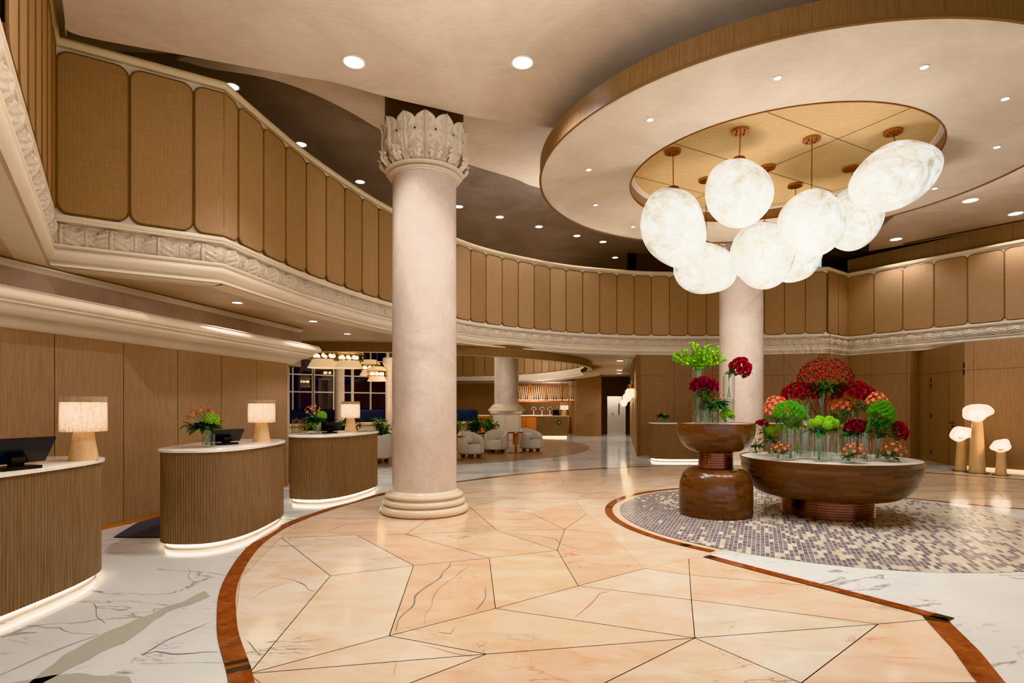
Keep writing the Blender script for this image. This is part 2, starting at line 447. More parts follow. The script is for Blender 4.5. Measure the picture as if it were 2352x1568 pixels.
def m_mosaic():
    n = NT('mosaic'); sp = n.add('ShaderNodeSeparateXYZ'); n.lk(n.world((1, 1, 1), (0, 0, .415)), sp.inputs[0])
    u = n.math('MULTIPLY', sp.outputs[0], 1/.047); uf = n.math('FLOOR', u)
    sh = n.math('FRACT', n.math('MULTIPLY', n.math('SINE', n.math('MULTIPLY', uf, 12.9898)), 4375.5))
    v = n.math('ADD', n.math('MULTIPLY', sp.outputs[1], 1/.15), sh); vf = n.math('FLOOR', v)
    cb = n.add('ShaderNodeCombineXYZ'); n.lk(uf, cb.inputs[0]); n.lk(vf, cb.inputs[1])
    wn = n.add('ShaderNodeTexWhiteNoise'); n.lk(cb.outputs[0], wn.inputs['Vector'])
    gx = n.add('ShaderNodeSeparateXYZ'); n.lk(n.world(), gx.inputs[0])
    thr = n.math('MULTIPLY_ADD', gx.outputs[0], -.15, 1.22)
    thr = n.math('ADD', thr, n.math('MULTIPLY_ADD', n.noise(n.world((1.0, .5, 1)), 1.2, 2), .9, -.45))
    dark = n.math('LESS_THAN', wn.outputs['Value'], thr)
    sc = n.add('ShaderNodeSeparateColor'); n.lk(wn.outputs['Color'], sc.inputs[0])
    cd = n.mix(sc.outputs[1], lin(104, 94, 98), lin(134, 122, 120)); cl = n.mix(sc.outputs[1], lin(180, 165, 138), lin(202, 192, 170))
    col = n.mix(dark, cl, cd)
    eu = n.math('ABSOLUTE', n.math('SUBTRACT', n.math('FRACT', u), .5)); ev = n.math('ABSOLUTE', n.math('SUBTRACT', n.math('FRACT', v), .5))
    g = n.math('MAXIMUM', n.math('GREATER_THAN', eu, .42), n.math('GREATER_THAN', ev, .455))
    n.base(n.mix(g, col, lin(186, 174, 152)), .22, 0, .4); M['mosaic'] = n.mat
m_mosaic()

plain('marble_vein', lin(176, 172, 154), .1, 0, .5, var=.08, scale=6); plain('dark_vein', lin(128, 118, 112), .12, 0, .5, var=.15, scale=8); plain('rust_vein', lin(204, 140, 112), .12)

glow('lamp_disc', (1, .88, .68), 2.6)
# ================================================================== the balcony line (plan)
arc = catmull([(-3.87, 7.53), (-3.70, 8.66), (-3.5, 9.7), (-3.02, 11.35), (-2.52, 12.55), (-1.43, 14.55), (-.34, 15.80),
               (1.6, 17.2), (3.71, 17.95), (5.6, 18.15), (7.9, 17.95), (9.75, 17.49)], 10)
arc = resample(arc, .16)
WA0 = (-2.75, 2.88); COR = (-5.38, 6.58); K2 = arc[-1]; IC = (10.9, 18.35); WD1 = (16.4, 9.6)
path_full = [WA0, COR] + arc + [IC, WD1]
atrium = [(-2.75, -7.5)] + path_full + [(16.4, -7.5)]
LC, LR = (-5.0, 22.4), 8.05
fb = resample(catmull([(2.9, 22.6), (3.25, 25.0), (2.75, 27.6), (1.7, 30.3), (.2, 32.0), (-1.6, 33.3), (-4.2, 34.2), (-8, 34.2)], 8), .3)[::-1]
larc = [(LC[0]+LR*cos(radians(a)), LC[1]+LR*sin(radians(a))) for a in [-165+i*2 for i in range(83)]]
lounge_circle = larc + fb[::-1][1:] + [(-14, 33), (-14.5, 24)]

# ------------------------------------------------------------------ floors
fl = MB(); fl.quad((-17, -8, 0), (18, -8, 0), (18, 44, 0), (-17, 44, 0))
struct(fl.build('floor', M['marble_white']), 'glossy white marble floor with grey veins around the warm stone inlay', 'floor')
redout = [(-.9, -1.2), (-.95, 1.6), (-1.25, 2.5), (-1.62, 3.22), (-2.11, 4.03), (-2.62, 5.14), (-3.01, 6.64), (-2.97, 8.09), (-2.28, 10.33), (-1.07, 11.9), (.77, 13.55),
          (3.71, 14.83), (6.9, 14.85), (9.51, 13.55), (10.24, 12.95), (11.1, 11.9), (12.2, 9.6), (12.6, 6.5), (12.4, -1.2)]
ro = resample(catmull(redout, 8), .2)
ri = offset(ro, .13)
warm_poly = ri
mb = region(warm_poly, [], .002)
mb.c = [(1, .97, .93)]*len(mb.f)
struct(mb.build('floor', M['marble_warm'], smooth=False), 'warm peach and cream marble inlay floor with star pattern', 'floor')
MC, MR = (4.35, 8.07), 2.76
mring = lambda r, a0=0, a1=2*pi, n=96: [(MC[0]+r*cos(a0+(a1-a0)*i/n), MC[1]+r*sin(a0+(a1-a0)*i/n)) for i in range(n+1)]
def strip(mb, a, b, z):
    for i in range(len(a)-1): mb.quad((*a[i], z), (*b[i], z), (*b[i+1], z), (*a[i+1], z))
# warm tiles surveyed from the photograph
V = dict(a=(572, 1548), b=(894, 1461), c=(1138, 1398), d=(1328, 1346), e=(1481, 1306), e2=(1582, 1284), f=(759, 1323), g=(646, 1235), h=(820, 1230),
         i=(950, 1299), j=(1124, 1282), k=(1280, 1264), l=(1142, 1219), m=(1217, 1178), n=(1297, 1216), o=(1348, 1181), p=(1325, 1153), q=(932, 1227),
         s=(1117, 1503), t=(1596, 1466), u=(2017, 1434), w=(2150, 1422), x=(1588, 1378), y=(1584, 1321), z=(1861, 1346),
         r1=(552, 1330), r2=(540, 1430), r3=(556, 1510), b1=(600, 1570), b2=(941, 1570), b3=(1388, 1570), b4=(1840, 1570), b5=(2285, 1568),
         e3=(1625, 1279), g2=(700, 1190), g3=(830, 1150), h2=(985, 1192), l2=(1080, 1165), aa=(1180, 1140), k2=(1400, 1225), k3=(1420, 1160))
faces = [('r2 r1 g f a r3', (1.06, 1.1, 1.14)), ('g h i f', (1.05, 1.08, 1.1)), ('a f i b', (1.06, 1.08, 1.06)), ('b i j c', (1.0, .86, .72)), ('c j k d', (1.04, .98, .86)),
         ('d k n k2 e', (.98, .88, .78)), ('h q j i', (.98, .84, .74)), ('q l k j', (1.03, .93, .8)), ('l n k', (.98, .86, .76)),
         ('a b s', (1.06, 1.04, 1.02)), ('b c t s', (1.06, 1.02, .94)), ('c d x t', (1.05, 1.02, 1.0)), ('d e y x', (1.05, 1.1, 1.12)), ('e e2 y', (1.06, 1.0, .9)),
         ('x y z w u', (1.05, .98, .92)), ('e2 e3 z y', (1.02, .95, .86)), ('t x u', (1.03, 1.09, 1.12)), ('a s b2 b1', (1.05, 1.04, 1.0)), ('s t b3 b2', (1.05, .96, .88)),
         ('t b4 b3', (1.07, 1.06, 1.04)), ('t u b4', (1.04, 1.1, 1.14)), ('u w b5 b4', (1.08, 1.0, .96)), ('g g2 h2 q h', (1.0, .9, .82)), ('q h2 l2 l', (.97, .85, .76)),
         ('l l2 m n', (.99, .88, .78)), ('n m p o', (.98, .84, .72)), ('g2 g3 aa l2 h2', (.98, .92, .86)), ('n o k2', (1.03, .95, .84))]
tile = MB(); gr = MB()
def groutline(a, b, wd=.0055):
    d = Vector(b)-Vector(a); L = d.length
    if L < 1e-6: return
    nrm_ = Vector((-d.y, d.x))/L*wd/2
    A, B = Vector(a), Vector(b)
    gr.quad((*(A-nrm_), .0045), (*(B-nrm_), .0045), (*(B+nrm_), .0045), (*(A+nrm_), .0045))
for names, c in faces:
    pts = [P(*V[k], 0) for k in names.split()]
    tile.col = c; tile.poly([(x, y, .0035) for x, y in pts])
    for a, b in zip(pts, pts[1:]+pts[:1]): groutline(a, b)
# farther tiles: irregular quads
def inside(p, lp):
    c = False; j = len(lp)-1
    for i in range(len(lp)):
        xi, yi = lp[i]; xj, yj = lp[j]
        if (yi > p[1]) != (yj > p[1]) and p[0] < (xj-xi)*(p[1]-yi)/(yj-yi)+xi: c = not c
        j = i
    return c
rt = random.Random(5); gp = {}
for i in range(-3, 12):
    for j in range(0, 8): gp[i, j] = (i*1.25+rt.uniform(-.38, .38)+.4*j, 9.55+j*.82+rt.uniform(-.25, .25))
for i in range(-3, 11):
    for j in range(0, 7):
        q = [gp[i, j], gp[i+1, j], gp[i+1, j+1], gp[i, j+1]]
        if all(inside(p, warm_poly) for p in q):
            k = rt.random(); tile.col = (1.0+.04*k, .86+.16*k, .74+.26*k)
            tile.poly([(x, y, .003) for x, y in q])
            for a, b in zip(q, q[1:]): groutline(a, b, .007)
o = tile.build('floor', M['marble_warm'], smooth=False); struct(o, 'polygonal cream, peach and pale pink marble slabs forming a star in the middle of the floor', 'floor')
struct(gr.build('trim_1', M['grout'], smooth=False), 'thin grout lines between the angular marble slabs', 'floor trim')
# white wedge around the mosaic
wl = [(2.04, 5.91), (2.45, 5.29), (2.91, 4.63), (3.20, 4.19)]
wl = catmull(wl, 5)
wl2 = [(3.2, 4.19), (2.98, 3.62), (2.79, 3.22), (2.55, 2.5), (2.3, 1.4), (2.1, -1.5)]
w_out = wl + wl2[1:] + [(15, -1.5), (15, 5.4), (11.2, 6.9), (7.8, 8.62), (6.75, 9.62), (4.35, 8.07)]
wm = region(w_out, [], .006); struct(wm.build('floor', M['marble_white'], smooth=False), 'white veined marble wedge to the right of the round mosaic', 'floor')
wg = MB()
for a, b in (((4.6, 5.25), (3.6, 3.2)), ((6.3, 5.8), (6.9, 3.0)), ((3.3, 4.4), (9.5, 3.2)), ((4.0, 6.4), (8.8, 5.3))):
    pass
# brown marble bands
bd = MB()
strip(bd, ro, ri, .007)
outR = mring(2.98, radians(98), radians(222), 50); inR = mring(2.87, radians(98), radians(222), 50); strip(bd, outR, inR, .008)
wlo = offset(wl, -.06); wli = offset(wl, .06); strip(bd, wlo, wli, .009)
w2o = offset(wl2, -.02); w2i = offset(wl2, .13); strip(bd, w2o, w2i, .009)
fr = catmull([(11.2, 6.9), (9.4, 7.75), (7.8, 8.62), (6.75, 9.62), (6.1, 10.3)], 5); strip(bd, offset(fr, -.045), offset(fr, .045), .009)
ax = [P(1640, 1283, 0), P(1663, 1267, 0)]; 
struct(bd.build('trim_2', M['marble_red'], smooth=False), 'brown marble band curving round the floor inlay', 'floor trim')
bk = MB()
def blackbar(pl, i, wdt, z):
    a, b = pl[0][i], pl[1][i]; c, d = pl[0][i+1], pl[1][i+1]
    t = wdt/max(math.dist(a, c), 1e-6)
    lp = lambda p, q: (p[0]+(q[0]-p[0])*t, p[1]+(q[1]-p[1])*t)
    bk.quad((*a, z), (*b, z), (*lp(b, d), z), (*lp(a, c), z))
ib = min(range(len(ro)), key=lambda k: math.dist(ro[k], P(520, 1535, 0)))
blackbar((ro, ri), ib, .05, .0085); blackbar((ro, ri), ib-1, .06, .0085)
blackbar((wlo, wli), len(wl)-2, .12, .0105); blackbar((w2o, w2i), 0, .10, .0105)
blackbar((wlo, wli), 0, .09, .0105); blackbar((outR, inR), 47, .09, .0095); blackbar((outR, inR), 27, .09, .0095)
struct(bk.build('trim_3', M['marble_black'], smooth=False), 'small black marble bars set into the brown floor band', 'floor trim')
ms = MB(); ms.poly([(x, y, .008) for x, y in mring(MR)[:-1]])
struct(ms.build('floor', M['mosaic'], smooth=False), 'round mosaic floor of small grey and cream tiles under the flower tables', 'floor')
pq = MB(); pq.poly([(LC[0]+(LR-.05)*cos(2*pi*i/96), LC[1]+(LR-.05)*sin(2*pi*i/96), .004) for i in range(96)])
struct(pq.build('floor', M['parquet'], smooth=False), 'brown plank floor of the lounge behind the main column', 'floor')

# ------------------------------------------------------------------ upper slab / soffit
outerbox = [(-17, -7.5), (18, -7.5), (18, 44), (-17, 44)]
SZ = 3.21
sof = region(outerbox, [atrium, lounge_circle], SZ)
struct(sof.build('ceiling', M['plaster_soffit'], smooth=False), 'low plaster ceiling under the balcony', 'ceiling')
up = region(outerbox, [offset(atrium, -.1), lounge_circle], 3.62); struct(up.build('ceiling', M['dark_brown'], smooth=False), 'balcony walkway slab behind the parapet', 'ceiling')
# lounge opening band
bandm = MB(); lc = larc
bandm.rings([[(*p, 2.97) for p in lc], [(*p, 3.62) for p in lc]], closed=False)
lc2 = [(LC[0]+(LR-.1)*cos(2*pi*i/96), LC[1]+(LR-.1)*sin(2*pi*i/96)) for i in [0]]
lc2 = offset(larc, -.1)
lc3 = offset(larc, .05)
bandm.rings([[(*p, 2.97) for p in lc3], [(*p, 3.21) for p in lc3]], closed=False)
struct(bandm.build('trim_4', M['wood_fascia']), 'curved brown fascia band round the lounge opening', 'ceiling trim')
lip = MB(); lip.rings([[(*p, 2.965) for p in lc3], [(*p, 2.955) for p in lc2], [(*p, 2.99) for p in lc2]], closed=False)
struct(lip.build('trim_5', M['cream_trim']), 'cream lip under the lounge fascia band', 'ceiling trim')

# ------------------------------------------------------------------ parapet: backing, panels, rail
bal = MB(); pf = path_full
bal.rings([[(*p, 3.78) for p in pf], [(*p, 5.80) for p in pf]], closed=False)
po = offset(pf, -.12); bal.rings([[(*p, 3.3) for p in po], [(*p, 5.80) for p in po]], closed=False)
wb = struct(bal.build('wall_balcony', M['cream_trim']), 'curved balcony parapet faced with rattan panels', 'balcony wall')

def seg_path(pts):
    L = [0]
    for a, b in zip(pts, pts[1:]): L.append(L[-1]+math.dist(a, b))
    def at(s):
        s = max(0, min(L[-1], s))
        for i in range(len(pts)-1):
            if s <= L[i+1]+1e-9: break
        l = L[i+1]-L[i]; t = (s-L[i])/l if l else 0
        a, b = pts[i], pts[i+1]; dx, dy = (b[0]-a[0])/l, (b[1]-a[1])/l
        return (a[0]+(b[0]-a[0])*t, a[1]+(b[1]-a[1])*t), (dy, -dx)
    return L[-1], at
def rpanel(at, s0, s1, z0, z1, r=.13, parent=None, mat='rattan', breaks=(), name='rattan_panel', th=.045, rim=.022):
    """one upholstered panel with rounded corners following the wall line"""
    ss = [s0+r*(1-cos(a*pi/2/5)) for a in range(6)] + [s1-r*(1-cos(a*pi/2/5)) for a in range(5, -1, -1)]
    k = max(1, int((s1-s0-2*r)/.2))
    ss += [s0+r+(s1-s0-2*r)*i/k for i in range(1, k)] + [b for b in breaks if s0 < b < s1]
    ss = sorted(set(round(x, 5) for x in ss))
    def dz(s):
        d = min(s-s0, s1-s)
        return r - sqrt(max(0, r*r-(r-d)**2)) if d < r else 0.0
    def pt(s, z, p):
        (x, y), n = at(s); return (x+n[0]*p, y+n[1]*p, z)
    mb = MB(); uo = RN.uniform(0, 3)
    for a, b in zip(ss, ss[1:]):
        za0, za1, zb0, zb1 = z0+dz(a), z1-dz(a), z0+dz(b), z1-dz(b)
        mb.mi = 0
        uv = ((a+uo, za0), (b+uo, zb0), (b+uo, zb1), (a+uo, za1))
        mb.quad(pt(a, za0, th), pt(b, zb0, th), pt(b, zb1, th), pt(a, za1, th), uv)
        mb.mi = 1
        mb.quad(pt(a, za1, th), pt(b, zb1, th), pt(b, zb1, 0), pt(a, za1, 0)); mb.quad(pt(a, za0, 0), pt(b, zb0, 0), pt(b, zb0, th), pt(a, za0, th))
    o = mb.build(name, [M[mat], M['rattan_rim']], parent)
    # raised rim cord
    out = [pt(s, z0+dz(s), th) for s in ss] + [pt(s, z1-dz(s), th) for s in ss[::-1]]
    rm = MB(); loop = out + [out[0]]
    rm.tube(loop, rim*.5, 5, caps=False); rm.build('panel_rim', M['rattan_rim'], o)
    return o
LA, atA = seg_path([WA0, COR]); LB, atB = seg_path([COR, arc[0]]+arc[1:6]); Larc, atArc = seg_path(arc)
g = .008
k = 0; s = LA-.1
while s > .3 and k < 7: rpanel(atA, s-.52, s-g, 3.84, 5.74, .12, wb); s -= .53; k += 1
lB = math.dist(COR, arc[0])
for s0, s1 in ((.06, .76), (.77, 1.45)): rpanel(atB, s0, s1-g, 3.84, 5.74, .13, wb)
rpanel(atB, 1.46, lB+.27, 3.84, 5.74, .11, wb, breaks=(lB-.002, lB+.002))
npan = 33; s = .285; pw = (Larc-.285)/npan
for i in range(npan): rpanel(atArc, s+i*pw, s+(i+1)*pw-g, 3.84, 5.74, .12, wb)
LCc, atC = seg_path([K2, IC]); 
for i in range(2): rpanel(atC, .03+i*(LCc-.06)/2, .03+(i+1)*(LCc-.06)/2-g, 3.84, 5.74, .1, wb)
LD, atD = seg_path([IC, WD1])
for i in range(12): rpanel(atD, .05+i*.80, .05+(i+1)*.80-g, 3.84, 5.74, .13, wb)

def sweep(pts, prof, name, mat, parent=None, closed=False, lab=None, cat='trim'):
    offs = {}
    rs = []
    for p, z in prof:
        if p not in offs: offs[p] = offset(pts, p, closed)
        rs.append([(x, y, z) for x, y in offs[p]])
    mb = MB()
    if closed: mb.rings(rs, True)
    else: mb.rings(rs, False)
    o = mb.build(name, mat, parent, 50)
    return o
# hand rail
rail = [(-.14, 5.79), (.06, 5.79), (.07, 5.81), (.085, 5.83), (.085, 5.86), (.07, 5.885), (.03, 5.895), (-.12, 5.895), (-.15, 5.87), (-.14, 5.79)]
struct(sweep(pf, rail, 'trim_6', M['cream_rail']), 'cream stone handrail capping the rattan balcony', 'handrail')
# cornice
fil = [(.0, 3.82), (.05, 3.82), (.055, 3.80), (.055, 3.775), (.04, 3.765), (.04, 3.745), (.02, 3.735), (-.03, 3.73)]
struct(sweep(pf, fil, 'trim_7', M['cream_trim']), 'cream fillet above the carved leaf frieze', 'cornice')
low = [(-.04, 3.475), (.03, 3.478), (.035, 3.465), (.03, 3.45)] + [(-.05+.09*sin(pi*(i/10)**.8), 3.45-.17*i/10) for i in range(1, 10)] + [(-.06, 3.275), (-.06, 3.262), (-.03, 3.262), (-.012, 3.25), (-.012, 3.225), (-.03, 3.21), (-.3, 3.205)]
struct(sweep(pf, low, 'trim_8', M['cream_trim']), 'rounded cream cornice moulding along the balcony edge', 'cornice')
# carved frieze: leaves in relief
def frieze(segs, name):
    mb = MB()
    for pts in segs:
        step = .012; rp = resample(pts, step); Lr = len(rp); of0 = offset(rp, 1.0)
        NR = 17; rows = []
        tot = (Lr-1)*step; per = tot/max(1, round(tot/.49))
        for r in range(NR):
            t = r/(NR-1); row = []
            for i, (x, y) in enumerate(rp):
                nx, ny = of0[i][0]-x, of0[i][1]-y
                l = math.hypot(nx, ny); nx /= l; ny /= l; m = min(l, 1.3)
                s_ = i*step
                p = -.035 + .055*sin(pi*min(1, t*1.15))**.8
                def leaf(ph, wide, top):
                    u = ((s_/per+ph) % 1.0-.5)*2/wide
                    w_ = 1-max(0, (t-.40)/(top-.40))**2.2
                    w_ = sqrt(max(0, w_)); lob = 1+.10*cos(t*24)
                    if abs(u) >= w_*lob or t > top: return 0
                    q = abs(u)/(w_*lob+1e-6)
                    return .030+.020*(1-q**3)+.012*cos(t*24+abs(u)*6)*(q > .2) + (.016 if q < .10 else 0) - (.008 if .10 < q < .2 else 0)
                a = leaf(0, .66, 1.0); b = leaf(.5, .46, .97)
                p += a if a > 0 else b*.5
                row.append((x+nx*p*m, y+ny*p*m, 3.478+.255*t))
            rows.append(row)
        mb.rings(rows, False)
    return mb.build(name, M['leaf_plaster'], ang=60)
struct(frieze([pf], 'trim_9'), 'carved acanthus leaf frieze below the rattan panels', 'frieze')

# ------------------------------------------------------------------ high ceilings
bA = [(-17, 5.0), (-6.5, 6.2), (-5.36, 6.62), (-5.25, 6.86), (-4.13, 7.27), (-3.06, 7.65), (-2.45, 7.86), (-1.78, 8.24), (-1.22, 8.5), (-.46, 8.84), (.48, 9.09), (2, 9.3), (5, 9.2), (8, 8.9), (18, 8.9)]
bB = [(-17, 7.2), (-5.4, 7.55), (-4.6, 7.75), (-4.27, 7.94), (-3.6, 8.15), (-3.11, 8.5), (-2.64, 9.08), (-2.23, 9.74), (-1.6, 10.4), (-.86, 11.09), (.04, 11.77), (.61, 12.3), (2.5, 13.3), (5, 13.6), (7.4, 12.9), (8.6, 11.2), (9.0, 9.0), (18, 8.9)]
bA = [(-2.58, -7.5), (-2.58, -7.5), (-2.58, 2.92), (-2.58, 2.92), (-4.85, 6.12), (-4.85, 6.12)] + [(x*.922, y*.922) if abs(x) < 9 else (x, y*.922) for x, y in bA[3:]]
def sheet(b, z, name, mat, lab, ht=.22, close=((18, -7.5), (-17, -7.5))):
    pts = catmull(b, 4); pts = [p for i, p in enumerate(pts) if i == 0 or math.dist(p, pts[i-1]) > 1e-4]; mb = region(pts + list(close), [], z)
    n = len(pts); a = mb.av([(*p, z) for p in pts]); c = mb.av([(*p, z+ht) for p in pts])
    for i in range(n-1): mb.af((a+i, a+i+1, c+i+1, c+i))
    return struct(mb.build(name, M[mat], smooth=False), lab, 'ceiling')
sheet(bA, 5.73, 'ceiling', 'plaster_ceiling', 'tan plaster ceiling sheet nearest the camera with two large downlights', .5, ((18, -7.5),))
sheet(bB, 6.33, 'ceiling', 'plaster_ceiling', 'second tan plaster ceiling layer curving behind the main column')
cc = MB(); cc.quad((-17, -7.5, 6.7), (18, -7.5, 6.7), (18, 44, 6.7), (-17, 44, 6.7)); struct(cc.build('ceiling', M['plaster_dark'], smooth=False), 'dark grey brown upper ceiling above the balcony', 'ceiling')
Dp = catmull([(11.36, 17.95), (10.75, 16.9), (10.2, 15.6), (9.85, 14.4), (9.3, 12.4), (8.4, 9.0), (8.2, 6), (8.0, 2)], 6) + [(8, -7.5), (18, -7.5), (18, 10.4)]
dd = region(Dp[::-1], [], 6.5); n = 43
a = dd.av([(*p, 6.5) for p in Dp[:n]]); c = dd.av([(*p, 6.7) for p in Dp[:n]])
for i in range(n-1): dd.af((a+i, a+i+1, c+i+1, c+i))
struct(dd.build('ceiling', M['plaster_soffit'], smooth=False), 'pinkish plaster ceiling above the right hand balcony', 'ceiling')
sl = MB(); q0 = Vector(P(2075, 560, 6.5)); q1 = Vector(P(2352, 505, 6.5)); q2 = q0+(q1-q0)*1.6; nn = Vector((-(q2-q0).y, (q2-q0).x)).normalized()*.07
sl.quad((*(q0-nn), 6.495), (*(q2-nn), 6.495), (*(q2+nn), 6.495), (*(q0+nn), 6.495))
struct(sl.build('trim_10', M['dark_brown'], smooth=False), 'long dark air slot in the right hand ceiling', 'ceiling trim')

# upper walls
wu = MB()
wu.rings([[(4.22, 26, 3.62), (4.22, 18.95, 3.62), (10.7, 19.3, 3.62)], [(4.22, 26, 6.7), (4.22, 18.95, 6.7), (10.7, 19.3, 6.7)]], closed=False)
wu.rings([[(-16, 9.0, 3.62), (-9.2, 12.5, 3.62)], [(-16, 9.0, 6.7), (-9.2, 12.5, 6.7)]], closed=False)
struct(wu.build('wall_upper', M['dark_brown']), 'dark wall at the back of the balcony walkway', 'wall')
def wall_panels(pts, z0, z1, seams, zseams=(), gap=.008, mat='wood_wall', name='wall_left', th=.04, lab=None):
    """timber panelled wall: each bay a board, dark joint between"""
    L, at = seg_path(pts); mb = MB()
    S = [0]+[s for s in seams if 0 < s < L]+[L]; corners = [0]
    for a, b in zip(pts, pts[1:]): corners.append(corners[-1]+math.dist(a, b))
    Z = [z0]+list(zseams)+[z1]
    of = offset(pts, th); back = offset(pts, 0.0)
    mb.mi = 1; mb.rings([[(*p, z0) for p in offset(pts, th-.012)], [(*p, z1) for p in offset(pts, th-.012)]], closed=False)
    Lo, ato = seg_path(of); sc = []
    co = [0]
    for a, b in zip(of, of[1:]): co.append(co[-1]+math.dist(a, b))
    def m(s):
        for i in range(len(corners)-1):
            if s <= corners[i+1]+1e-9:
                t = (s-corners[i])/(corners[i+1]-corners[i]); return co[i]+(co[i+1]-co[i])*t
    mb.mi = 0
    for s0, s1 in zip(S, S[1:]):
        br = [s0]+[c for c in corners if s0+1e-6 < c < s1-1e-6]+[s1]
        pp = [ato(m(s))[0] for s in br]
        d0 = Vector(pp[1])-Vector(pp[0]); d1 = Vector(pp[-1])-Vector(pp[-2])
        if s0 > 0: pp[0] = tuple(Vector(pp[0])+d0.normalized()*gap/2)
        if s1 < L: pp[-1] = tuple(Vector(pp[-1])-d1.normalized()*gap/2)
        for za, zb in zip(Z, Z[1:]):
            zb2 = zb-(gap if zb < z1 else 0)
            mb.rings([[(*p, za) for p in pp], [(*p, zb2) for p in pp]], closed=False)
    o = mb.build(name, [M[mat], M['seam']], ang=30)
    return struct(o, lab, 'wall')
dL = Vector((.194, 1)).normalized()
WL = lambda y, off=0: (-6.614+.194*y+off, y)
Ls = math.dist(WL(1.0), WL(11.15)); s127 = math.dist(WL(1.0), WL(6.587))
wl_o = wall_panels([WL(1.0, -.04), WL(11.15, -.04)], 0.0, 2.42, [s127+.93*k for k in range(-5, 5)], name='wall_left', lab='brown timber panelled wall behind the reception desks')
bulk = MB(); bulk.rings([[(*WL(1.0, -.15), 2.4), (*WL(11.9, -.15), 2.4), (-5.6, 12.3, 2.4)], [(*WL(1.0, -.15), 3.21), (*WL(11.9, -.15), 3.21), (-5.6, 12.3, 3.21)]], closed=False)
bulk.mi = 0; bulk.box((WL(11.15)[0]-.3, 11.19, 1.2), (.6, .07, 2.42))
struct(bulk.build('wall_left', M['plaster_bulkhead']), 'plain plaster bulkhead above the reception cornice', 'wall')
cr = [(0, 3.20), (.06, 3.19), (.07, 3.165), (.03, 3.15), (.0, 3.12)]
struct(sweep([WL(1.0, -.15), WL(11.9, -.15)], [(p*1.0, z) for p, z in cr], 'trim_11', M['cream_trim']), 'small cream moulding where the bulkhead meets the ceiling', 'cornice')
cp = [(-.1, 2.80), (.40, 2.80), (.42, 2.785)] + [(.42-.02+.035*sin(pi*i/6), 2.78-.11*i/6) for i in range(7)] + [(.37, 2.665), (.37, 2.645), (.33, 2.635)] + [(.33-.14*(i/6), 2.63-.10*sin(i/6*pi/2)) for i in range(1, 7)] + [(.15, 2.52)] + [(.15-.08*(i/5), 2.515-.05*(1-cos(i/5*pi/2))) for i in range(1, 6)] + [(.05, 2.45), (.02, 2.42), (-.1, 2.415)]
cpts = [WL(1.0), WL(11.35), (-5.3, 11.75)]
struct(sweep(cpts, cp, 'trim_12', M['cream_trim']), 'deep stepped cream cornice above the reception wall', 'cornice')
bs = MB(); b0, b1 = WL(1.0, .012), WL(11.15, .012); bs.quad((*b0, 0), (*b1, 0), (*b1, .05), (*b0, .05)); struct(bs.build('baseboard_left', M['wood_orange']), 'orange timber skirting of the reception wall', 'baseboard')

# right / back timber walls
arcR = [(x*1.0, y) for x, y in offset(arc, -.02) if x > 4.02]
RW = [(6.35, 30.2), (4.02, 17.97)] + arcR[::4] + [(10.1, 17.75), (10.95, 18.4), (11.78, 16.72), (12.2, 16.95)]
Lr, atr = seg_path(RW); base_s = math.dist(RW[0], RW[1])
sm = [base_s]
for px in (1548, 1637, 1700, 1800, 1878, 2000, 2082):
    # joint where the sight line meets the wall line
    best = min((abs(XD(px, 1)*atr(s_/50)[0][1]-atr(s_/50)[0][0]), s_/50) for s_ in range(int(base_s*50)+5, int(Lr*50)))[1]; sm.append(best)
wall_panels(RW, 0.0, 3.21, sorted(set(sm)), (2.55,), name='wall_back', lab='timber panelled wall below the curved balcony behind the flower tables')
RW2 = [(12.2, 16.95), (12.08, 16.3), (11.75, 15.1), (11.62, 14.45), (11.72, 14.3), (12.2, 13.45), (14.3, 9.4), (15.6, 3), (15.6, -7)]
s1 = math.dist(RW2[0], RW2[1]); s2 = s1+math.dist(RW2[1], RW2[2])*.94; s3 = s1+math.dist(RW2[1], RW2[2])+math.dist(RW2[2], RW2[3])
wall_panels(RW2, 0.0, 3.21, [s1, s2, s3, s3+.18, s3+3.0, s3+6, s3+9, s3+12], (2.5,), name='wall_right', lab='timber panelled wall with a double door behind the petal lamps')
dr = MB()
def onwall(px, pts):
    k = XD(px, 1)
    for a, b in zip(pts, pts[1:]):
        fa, fb = a[0]-k*a[1], b[0]-k*b[1]
        if fa*fb <= 0 and abs(fa-fb) > 1e-9:
            t = fa/(fa-fb); return (a[0]+(b[0]-a[0])*t, a[1]+(b[1]-a[1])*t)
wf = offset(RW2[:5], .045)
hw = struct(MB().build('door_1', M['wood_wall']), 'flush timber double door in the right wall', 'door')
dp = onwall(2195, wf[1:]); dv = Vector(wf[2])-Vector(wf[1]); rzd = atan2(dv.y, dv.x)
mb = MB(); A_, B_ = Vector(wf[1])+dv.normalized()*.04, Vector(wf[3])
nn = Vector((dv.y, -dv.x)).normalized()*.006
mb.poly([(*(A_+nn), .02), (*(Vector(wf[2])+nn), .02), (*(Vector(wf[2])+nn), 2.49), (*(A_+nn), 2.49)])
hw2 = mb.build('door_leaf', M['wood_wall'], hw)
for px, zs in ((2139, (2.32, 2.14, 1.3, .28)), (2250, (2.62, 2.44))):
    q = onwall(px, offset(RW2[:5], .055)) or wf[3]
    for z in zs:
        m2 = MB(); m2.box((q[0], q[1], z), (.03, .03, .13), rzd); m2.build('hinge', M['black'], hw)
q = onwall(2190, offset(RW2[:5], .06)); m2 = MB(); m2.cyl((q[0]-.02, q[1], 0), .03, 1.13, 1.15, 12); m2.box((q[0]-.05, q[1]+.0, 1.14), (.05, .14, .025), rzd-pi/2); m2.box((q[0]-.02, q[1], 1.04), (.03, .03, .05)); m2.build('door_handle', M['black'], hw)
